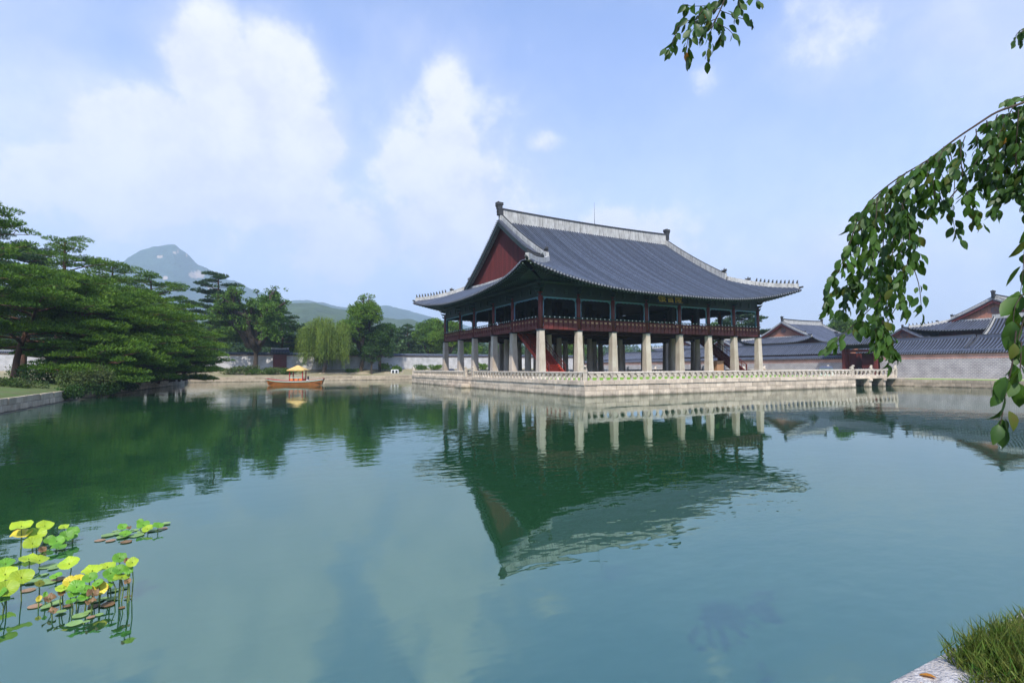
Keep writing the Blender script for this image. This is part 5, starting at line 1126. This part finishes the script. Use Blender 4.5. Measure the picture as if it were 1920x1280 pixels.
def lotus(lab, leaves, pads=(), name='lotus_plant'):
    q = leaves[0] if leaves else pads[0]; bx, by = (q[0], q[4]) if leaves else (q[0], q[1]); base = hit(bx / 3.764, 940 + by / 3.764, 2, 0); t = thing(name, lab, 'lotus', base, None); col_ = {'g': LG, 'yg': LYG, 'y': LY_, 'b': LBR, 'p': LPAD, 'k': LPK}
    for i, (x, y, w_, h, b_, c) in enumerate(leaves):
        r_ = random.Random(int(x * 7 + y)); bp = hit((x + r_.uniform(-8, 8)) / 3.764, 940 + b_ / 3.764, 2, 0); Z = (bp - CAM).dot(FW); ctr = dep(x / 3.764, 940 + y / 3.764, Z); rad = w_ / 3.764 / FPX * Z / 2; el = math.atan2(CAM.z - ctr.z, (ctr - CAM).length)
        tilt = math.asin(min(.97, h / w_ if h < w_ else .97)) - el; v = (CAM - ctr); az = math.atan2(v.y, v.x) + r_.uniform(-.5, .5) * (1 if h / w_ < .75 else .3)
        M = Matrix.Rotation(az, 3, 'Z') @ Matrix.Rotation(tilt, 3, 'Y') @ Matrix.Rotation(r_.uniform(0, 6.28), 3, 'Z')
        s_ = rad * 1.04; o = link('leaf', disc(col_[c], i % 5, .30 if c != 'b' else .6, .11 if c != 'b' else .28), t, loc=ctr, scale=(s_ * (1 if h < w_ * 1.1 else .72),) + (s_,) * 2, rot=M.to_euler()); nrm = M @ Vector((0, 0, 1))
        sb = MB(); p1 = ctr - nrm * (.10 * rad); sb.tube([Vector((bp.x, bp.y, -.06)), Vector((bp.x, bp.y, 0)).lerp(p1, .5) + Vector((r_.uniform(-.02, .02), r_.uniform(-.02, .02), 0)), p1 - nrm * .03, p1], [.006, .006, .005, .005], 5, cap=False); sb.build('stem', STEM, t)
    for i, (x, y, w_, h, c) in enumerate(pads):
        p = hit(x / 3.764, 940 + y / 3.764, 2, 0); Z = (p - CAM).dot(FW); rad = w_ / 3.764 / FPX * Z / 2; r_ = random.Random(i * 3 + int(x)); link('pad', disc(col_[c], i % 5, .03, .02), t, loc=(p.x, p.y, .008 + .003 * (i % 4)), scale=(rad, rad, rad * .6), rot=(0, 0, r_.uniform(0, 6.28)))
lotus('yellow green lotus with round leaves, leftmost of the farther clumps', [(150, 163, 120, 58, 335, 'yg'), (150, 222, 120, 50, 330, 'y'), (258, 220, 105, 75, 318, 'yg'), (228, 288, 105, 75, 358, 'yg'), (318, 163, 90, 62, 262, 'yg'), (300, 335, 46, 40, 355, 'b')])
lotus('green lotus right of the leftmost farther clump with overlapping leaves', [(450, 175, 60, 30, 262, 'yg'), (467, 240, 85, 75, 305, 'g'), (515, 205, 75, 58, 275, 'g'), (522, 238, 44, 40, 285, 'g'), (350, 265, 65, 50, 312, 'g'), (400, 275, 82, 66, 330, 'g'), (415, 315, 90, 35, 348, 'g')])
lotus('two small umbrella shaped lotus leaves between the clumps at the left', [(203, 395, 105, 45, 460, 'yg'), (280, 405, 100, 48, 466, 'yg')])
lotus('largest yellow lotus leaves at the left edge of the photo', [(40, 430, 105, 52, 560, 'g'), (35, 505, 125, 95, 655, 'yg'), (150, 527, 132, 100, 700, 'yg'), (42, 610, 130, 112, 780, 'yg'), (15, 685, 84, 45, 790, 'g'), (-50, 560, 120, 90, 740, 'yg'), (-30, 640, 110, 80, 800, 'g')])
lotus('single tall cupped lotus leaf above the floating pads', [(485, 430, 115, 78, 522, 'yg'), (395, 520, 66, 36, 560, 'g')])
lotus('tallest green lotus clump at the right end with a dried leaf', [(845, 393, 85, 64, 660, 'g'), (933, 425, 72, 60, 690, 'yg'), (755, 452, 105, 52, 640, 'yg'), (780, 500, 88, 66, 680, 'g'), (845, 475, 82, 58, 690, 'g'), (905, 478, 60, 60, 700, 'g'), (860, 525, 100, 45, 705, 'yg'), (900, 560, 42, 34, 715, 'b'), (800, 540, 70, 40, 700, 'g'), (770, 590, 60, 30, 690, 'g'), (895, 415, 38, 34, 690, 'b')])
lotus('lotus clump with golden yellow leaves in the middle of the near group', [(650, 478, 112, 60, 690, 'yg'), (635, 532, 82, 62, 720, 'g'), (560, 540, 78, 54, 700, 'y'), (492, 560, 82, 62, 722, 'y'), (540, 595, 98, 76, 760, 'g'), (450, 600, 92, 50, 742, 'yg'), (600, 615, 82, 48, 762, 'g'), (702, 608, 96, 92, 735, 'y'), (600, 662, 92, 44, 775, 'g'), (655, 640, 70, 50, 770, 'b'), (435, 640, 52, 34, 755, 'b'), (520, 650, 70, 40, 770, 'g'), (690, 570, 60, 44, 740, 'g'), (640, 700, 60, 30, 790, 'b'), (500, 700, 60, 30, 800, 'g')])
lotus('upright yellow and dried brown lotus leaves left of the golden clump', [(320, 655, 40, 70, 735, 'g'), (275, 682, 44, 70, 750, 'y'), (352, 676, 72, 44, 765, 'b'), (280, 576, 56, 40, 640, 'y'), (375, 765, 60, 30, 830, 'b')])
lotus('small farthest lotus standing above a raft of floating pads', [(865, 175, 56, 44, 214, 'g'), (885, 222, 75, 36, 250, 'g'), (1010, 160, 76, 48, 212, 'g'), (1040, 187, 66, 42, 222, 'yg'), (1116, 165, 66, 38, 212, 'g'), (988, 138, 40, 34, 200, 'g'), (910, 182, 30, 20, 215, 'b')])
lotus('raft of pale floating pads round the farthest lotus', [], [(705, 275, 62, 20, 'k'), (780, 278, 60, 20, 'k'), (765, 240, 84, 25, 'p'), (838, 228, 70, 22, 'p'), (940, 205, 64, 20, 'p'), (965, 240, 92, 25, 'p'), (1075, 208, 62, 15, 'p'), (870, 252, 82, 20, 'p'), (1150, 192, 60, 15, 'k'), (890, 286, 72, 22, 'b'), (1000, 215, 60, 18, 'p'), (1170, 158, 60, 14, 'p'), (1120, 205, 50, 15, 'p'), (820, 212, 50, 14, 'p')], 'lotus_pads')
lotus('scattered green and pinkish floating pads in the middle of the lotus bed', [], [(345, 457, 110, 30, 'p'), (375, 474, 60, 18, 'p'), (310, 520, 40, 20, 'p'), (235, 568, 92, 25, 'p'), (200, 627, 82, 26, 'k'), (340, 570, 110, 28, 'p'), (410, 552, 82, 22, 'k'), (110, 585, 100, 20, 'p'), (300, 560, 60, 20, 'p'), (560, 590, 60, 20, 'p')], 'lotus_pads')
lotus('nearest floating pads in front of the golden lotus clump', [], [(245, 740, 84, 25, 'k'), (375, 722, 110, 24, 'p'), (330, 747, 70, 18, 'p'), (430, 785, 62, 20, 'p'), (565, 806, 92, 30, 'p'), (625, 780, 52, 20, 'p'), (525, 866, 98, 35, 'p'), (610, 856, 42, 15, 'p'), (700, 800, 52, 15, 'p'), (760, 730, 90, 30, 'b'), (690, 702, 74, 36, 'p'), (790, 692, 72, 15, 'p'), (735, 687, 56, 15, 'p'), (885, 612, 42, 18, 'p'), (800, 630, 62, 15, 'p'), (600, 697, 82, 20, 'p'), (660, 742, 70, 22, 'b'), (560, 700, 60, 20, 'p'), (480, 740, 60, 20, 'b'), (900, 680, 44, 20, 'b'), (860, 750, 40, 12, 'b'), (640, 820, 50, 14, 'k')], 'lotus_pads')

# ------------------------------------------------------------------ overhanging branches close to the viewer
def ovate(m, fold, curl):
    b = MB(); prof = [(0, 0), (.12, .13), (.32, .255), (.55, .275), (.78, .18), (.93, .06), (1.0, 0)]; v = []
    for (y, w_) in prof: z = -curl * y * y; v += [(-w_, y, z + fold * w_), (0, y, z), (w_, y, z + fold * w_)]
    f = []
    for i in range(len(prof) - 1): f += [(i * 3, i * 3 + 1, i * 3 + 4, i * 3 + 3), (i * 3 + 1, i * 3 + 2, i * 3 + 5, i * 3 + 4)]
    b.add(v, f); return b
BRL = leafmat('near leaf', (.060, .140, .012), (.020, .062, .009), 6, .28, .0, .5, .4); BRL2 = leafmat('near leaf spotted', (.075, .13, .014), (.10, .10, .018), 14, .35, .0, .55, .3); BRY = leafmat('near leaf turning', (.55, .22, .025), (.40, .22, .03), 12, .4, .0, .6, .3)
for m_ in (BRL, BRL2):
    nt = m_.node_tree
LM = [ovate(BRL, .25, .18).mesh('near leaf', BRL, True), ovate(BRL, .45, .35).mesh('near leaf', BRL, True), ovate(BRL, .1, .05).mesh('near leaf', BRL, True), ovate(BRL2, .3, .3).mesh('near leaf', BRL2, True), ovate(BRY, .35, .25).mesh('near leaf', BRY, True)]
def overhang(lab, stems, strands, Z0, lpx, cap=300, seed=1, every=13, per=2, zj=.22):
    r_ = random.Random(seed); b = MB(); Lf = []; P0 = dep(*stems[0][0], Z0); t = thing('overhanging_branch', lab, 'branch', P0)
    def curve(pts, dz):
        P = [dep(x, y, Z0 + dz) for (x, y) in pts]; out = []
        for i in range(len(P) - 1):
            a = P[max(i - 1, 0)]; p, q = P[i], P[i + 1]; d = P[min(i + 2, len(P) - 1)]
            for k in range(4):
                u = k / 4; out.append(.5 * ((2 * p) + (q - a) * u + (2 * a - 5 * p + 4 * q - d) * u * u + (3 * p - a - 3 * q + d) * u ** 3))
        out.append(P[-1]); return out
    for s in stems: C = curve(s[:-1] if isinstance(s[-1], float) else s, 0); n = len(C); r0 = .0075; b.tube(C, [r0 * (1 - .7 * i / n) for i in range(n)], 6)
    mpp = Z0 / FPX
    for s in strands:
        dens = 1.0; pts = s
        if isinstance(s[0], float): dens = s[0]; pts = s[1:]
        dz = r_.uniform(-zj, zj); C = curve(pts, dz); n = len(C); b.tube(C, [.0026 * (1 - .6 * i / n) for i in range(n)], 4, cap=False)
        ln = sum((C[i + 1] - C[i]).length for i in range(n - 1)); k = 0; m = max(2, int(ln / (every * mpp) * dens)); st = .12 if dens >= .5 else .55
        for j in range(m):
            u = st + (1 - st) * j / (m - 1); x = u * (n - 1); i = min(int(x), n - 2); c = C[i].lerp(C[i + 1], x - i); d = (C[i + 1] - C[i]).normalized()
            for q in range(per if j < m - 1 else 1):
                sd = RT * r_.choice((-1, 1)) * r_.uniform(.2, 1.1) + FW * r_.uniform(-.8, .8); ld = (d * .75 + sd * .75 + Vector((0, 0, -.75))).normalized(); c2 = c + sd * r_.uniform(0, .022) + Vector((0, 0, r_.uniform(-.01, .01))); Lf.append((c2, ld, r_.uniform(.48, 1.05) * lpx * mpp))
    b.build('twigs', BARK, t, smooth=True); r_.shuffle(Lf); rest = MB(); rest2 = []
    for i, (c, ld, s) in enumerate(Lf):
        nm = (-FW * r_.uniform(-.2, 1.2) + Vector((0, 0, r_.uniform(.1, 1.0))) + RT * r_.uniform(-.9, .9)); X = ld.cross(nm).normalized(); Zv = X.cross(ld).normalized(); M = Matrix((X, ld, Zv)).transposed(); u = r_.random(); me = LM[4] if u < .012 else LM[3] if u < .08 else LM[i % 3]
        if i < cap: o = link('leaf', me, t, loc=c, scale=(s,) * 3, rot=M.to_euler())
        else:
            src = me; bs = len(rest.v)
            for v in src.vertices: rest.v.append(tuple(c + M @ (v.co * s)))
            for p in src.polygons: rest.f.append([bs + k for k in p.vertices]); rest.m.append(1 if me is LM[3] else 0)
    if rest.v: rest.build('leaves', [BRL, BRL2], t, kind='stuff', smooth=True)
    return t
overhang('long leafy branch hanging in from the right over the gate', [[(2040, 110), (1960, 170), (1920, 192), (1870, 210), (1830, 235), (1790, 262), (1740, 300), (1690, 330), (1650, 360), (1625, 385), (1605, 420)], [(2040, 190), (1900, 262), (1850, 300), (1800, 350), (1770, 385)]],
    [[(1605, 420), (1585, 480), (1560, 530), (1548, 580)], [(1625, 385), (1612, 450), (1598, 520), (1580, 590)], [(1645, 368), (1640, 440), (1635, 500), (1620, 560), (1618, 618)], [(1660, 380), (1655, 480), (1650, 560), (1642, 610), (1645, 655)], [(1635, 430), (1622, 500), (1592, 560)], [(1680, 340), (1675, 420), (1672, 500), (1662, 570), (1668, 640), (1672, 665)],
     [(1700, 330), (1695, 400), (1690, 470), (1690, 540), (1698, 590)], [(1720, 318), (1715, 390), (1712, 440), (1722, 500)], [.35, (1700, 470), (1722, 530), (1728, 585)], [(1740, 300), (1738, 360), (1745, 408)], [(1760, 288), (1760, 350), (1772, 398)], [.35, (1780, 275), (1790, 340), (1785, 390), (1793, 448)], [(1800, 262), (1805, 330), (1820, 380), (1838, 425)], [(1830, 242), (1835, 300), (1845, 360)],
     [(1850, 226), (1860, 300), (1870, 370), (1860, 400)], [(1880, 214), (1885, 290), (1890, 350)], [(1910, 205), (1905, 280), (1905, 340), (1900, 365)], [(1925, 195), (1930, 300), (1925, 385)], [.4, (1650, 560), (1600, 610), (1552, 652)], [.35, (1690, 560), (1660, 620), (1668, 690)], [(1770, 275), (1750, 330), (1755, 380)], [(1700, 322), (1672, 370), (1660, 430)], [(1730, 305), (1700, 360), (1682, 430)], [(1810, 255), (1790, 310), (1775, 350)],
     [(1870, 215), (1850, 270), (1820, 320)], [(1900, 200), (1870, 260), (1865, 310)], [(1960, 170), (1920, 180), (1885, 190)], [(1940, 180), (1915, 230), (1880, 260)], [(1625, 390), (1600, 420), (1598, 470)], [(1640, 480), (1605, 530), (1570, 545)], [(1680, 440), (1650, 500), (1640, 560)], [(1690, 380), (1705, 430), (1700, 500), (1680, 545)], [(1950, 250), (1925, 300), (1900, 330)], [(1860, 290), (1840, 340), (1810, 370)], [(1665, 350), (1640, 400), (1625, 440)], [(1655, 600), (1655, 630), (1640, 650)], [(1970, 175), (1900, 212), (1850, 232)], [(1800, 262), (1740, 306), (1700, 335)], [(1690, 338), (1640, 378), (1605, 425)], [(1940, 200), (1912, 240), (1900, 300)], [(1960, 220), (1930, 270), (1925, 350), (1930, 400)], [(1890, 260), (1880, 320), (1872, 350)], [(1980, 260), (1935, 300), (1918, 350)]],
    2.6, 23, seed=3, per=3, every=8.5)
overhang('drooping leafy twig at the right edge ending low over the water', [[(2000, 480), (1945, 540), (1925, 590), (1905, 640)]], [[(1905, 620), (1898, 680), (1885, 740), (1878, 785), (1872, 800)], [(1940, 530), (1905, 570), (1900, 620)], [(1925, 580), (1908, 640), (1902, 700)], [(1960, 400), (1925, 450), (1918, 510), (1912, 560)], [(1915, 640), (1912, 700), (1905, 740)]], 1.9, 46, seed=14, every=20, per=2, zj=.06)
overhang('cluster of leaves hanging into the sky at the top centre right', [[(1400, -80), (1372, -30), (1350, 20), (1332, 60)], [(1400, -80), (1420, -30), (1400, 5)]], [[(1350, 15), (1310, 35), (1275, 45), (1262, 80), (1250, 98)], [(1345, 35), (1300, 55), (1288, 85), (1286, 118)], [(1350, 20), (1390, 35), (1412, 42)], [(1345, 45), (1365, 55), (1380, 72)], [(1332, 60), (1328, 90), (1322, 112)], [(1345, 10), (1300, 12), (1280, 8)], [(1370, -20), (1345, 10), (1320, 20)], [(1345, 30), (1330, 55), (1310, 75)], [(1372, -30), (1385, 0), (1388, 25)], [(1410, -30), (1412, -5), (1425, 3)], [(1340, 40), (1355, 60), (1350, 80)], [(1330, 5), (1310, 30), (1300, 55)]], 2.8, 23, seed=8, every=9, per=2, zj=.12)
overhang('tiny tuft of twigs touching the upper right edge', [[(1960, 20), (1930, 50), (1912, 62)]], [[(1930, 50), (1908, 62), (1904, 80)], [(1940, 40), (1918, 60), (1912, 78)], [(1930, 50), (1920, 70), (1918, 80)]], 3.6, 14, seed=9, every=7, per=2, zj=.05)

# ------------------------------------------------------------------ grass on the near bank
def grass():
    r_ = np.random.default_rng(5); n = 26000; x = r_.uniform(-24.75, -22.6, n); y = -44.93 - r_.uniform(0, 1, n) * 1.1; keep = x > -24.56 + .05 * np.sin(y * 30) + .04 * np.sin(y * 71 + 1) + np.maximum(0, -45.25 - y) * .3; x = x[keep]; y = y[keep]; n = len(x)
    C = np.stack([x, y, np.full(n, .975)], 1); D = np.stack([r_.normal(0, .42, n), r_.normal(.12, .42, n), np.ones(n)], 1); GB = leafmat('grass blade', (.05, .135, .013), (.17, .17, .04), 22, .35, .55)
    cards('grass', C, D, r_.uniform(.05, .15, n) * (1 + .5 * np.sin(x * 5) * np.sin(y * 7)), r_.uniform(.004, .009, n), GB, None, 'stuff', bend=.9)
    m = 900; xi = r_.integers(0, n, m); C2 = C[xi] + [0, 0, .02]; cards('clover', C2 + np.array([0, 0, .03]), np.stack([r_.normal(0, 1, m), r_.normal(0, 1, m), r_.uniform(.1, .5, m)], 1), r_.uniform(.02, .035, m), r_.uniform(.014, .022, m), leafmat('clover leaf', (.05, .14, .02), (.04, .10, .02), 9), None, 'stuff')
    for (px_, py_, lab, s, rz) in ((1757, 1271, 'yellow fallen leaf lying on the granite kerb', .075, .4), (1730, 1279, 'pale fallen leaf at the bottom edge of the kerb', .05, 2.0)):
        p = hit(px_, py_, 2, .992); me = ovate(BRY, .3, .25).mesh('fallen leaf', BRY, True); o = link('fallen_leaf', me, None, loc=p, scale=(s,) * 3, rot=(.1, .15, rz)); tag(o, lab, 'leaf')
grass()
# ------------------------------------------------------------------ summer haze
hz = bpy.data.materials.new('haze'); hz.use_nodes = True; hn = hz.node_tree; hn.nodes.clear(); ho = hn.nodes.new('ShaderNodeOutputMaterial'); hv = hn.nodes.new('ShaderNodeVolumePrincipled')
hv.inputs['Color'].default_value = (.66, .82, 1, 1); hv.inputs['Density'].default_value = .00029; hv.inputs['Anisotropy'].default_value = .2; hn.links.new(hv.outputs[0], ho.inputs['Volume'])
b = MB(); b.box((-5600, -5600, -3.0), (5600, 5600, 860)); link('haze', b.mesh('haze', hz), None, 'stuff')
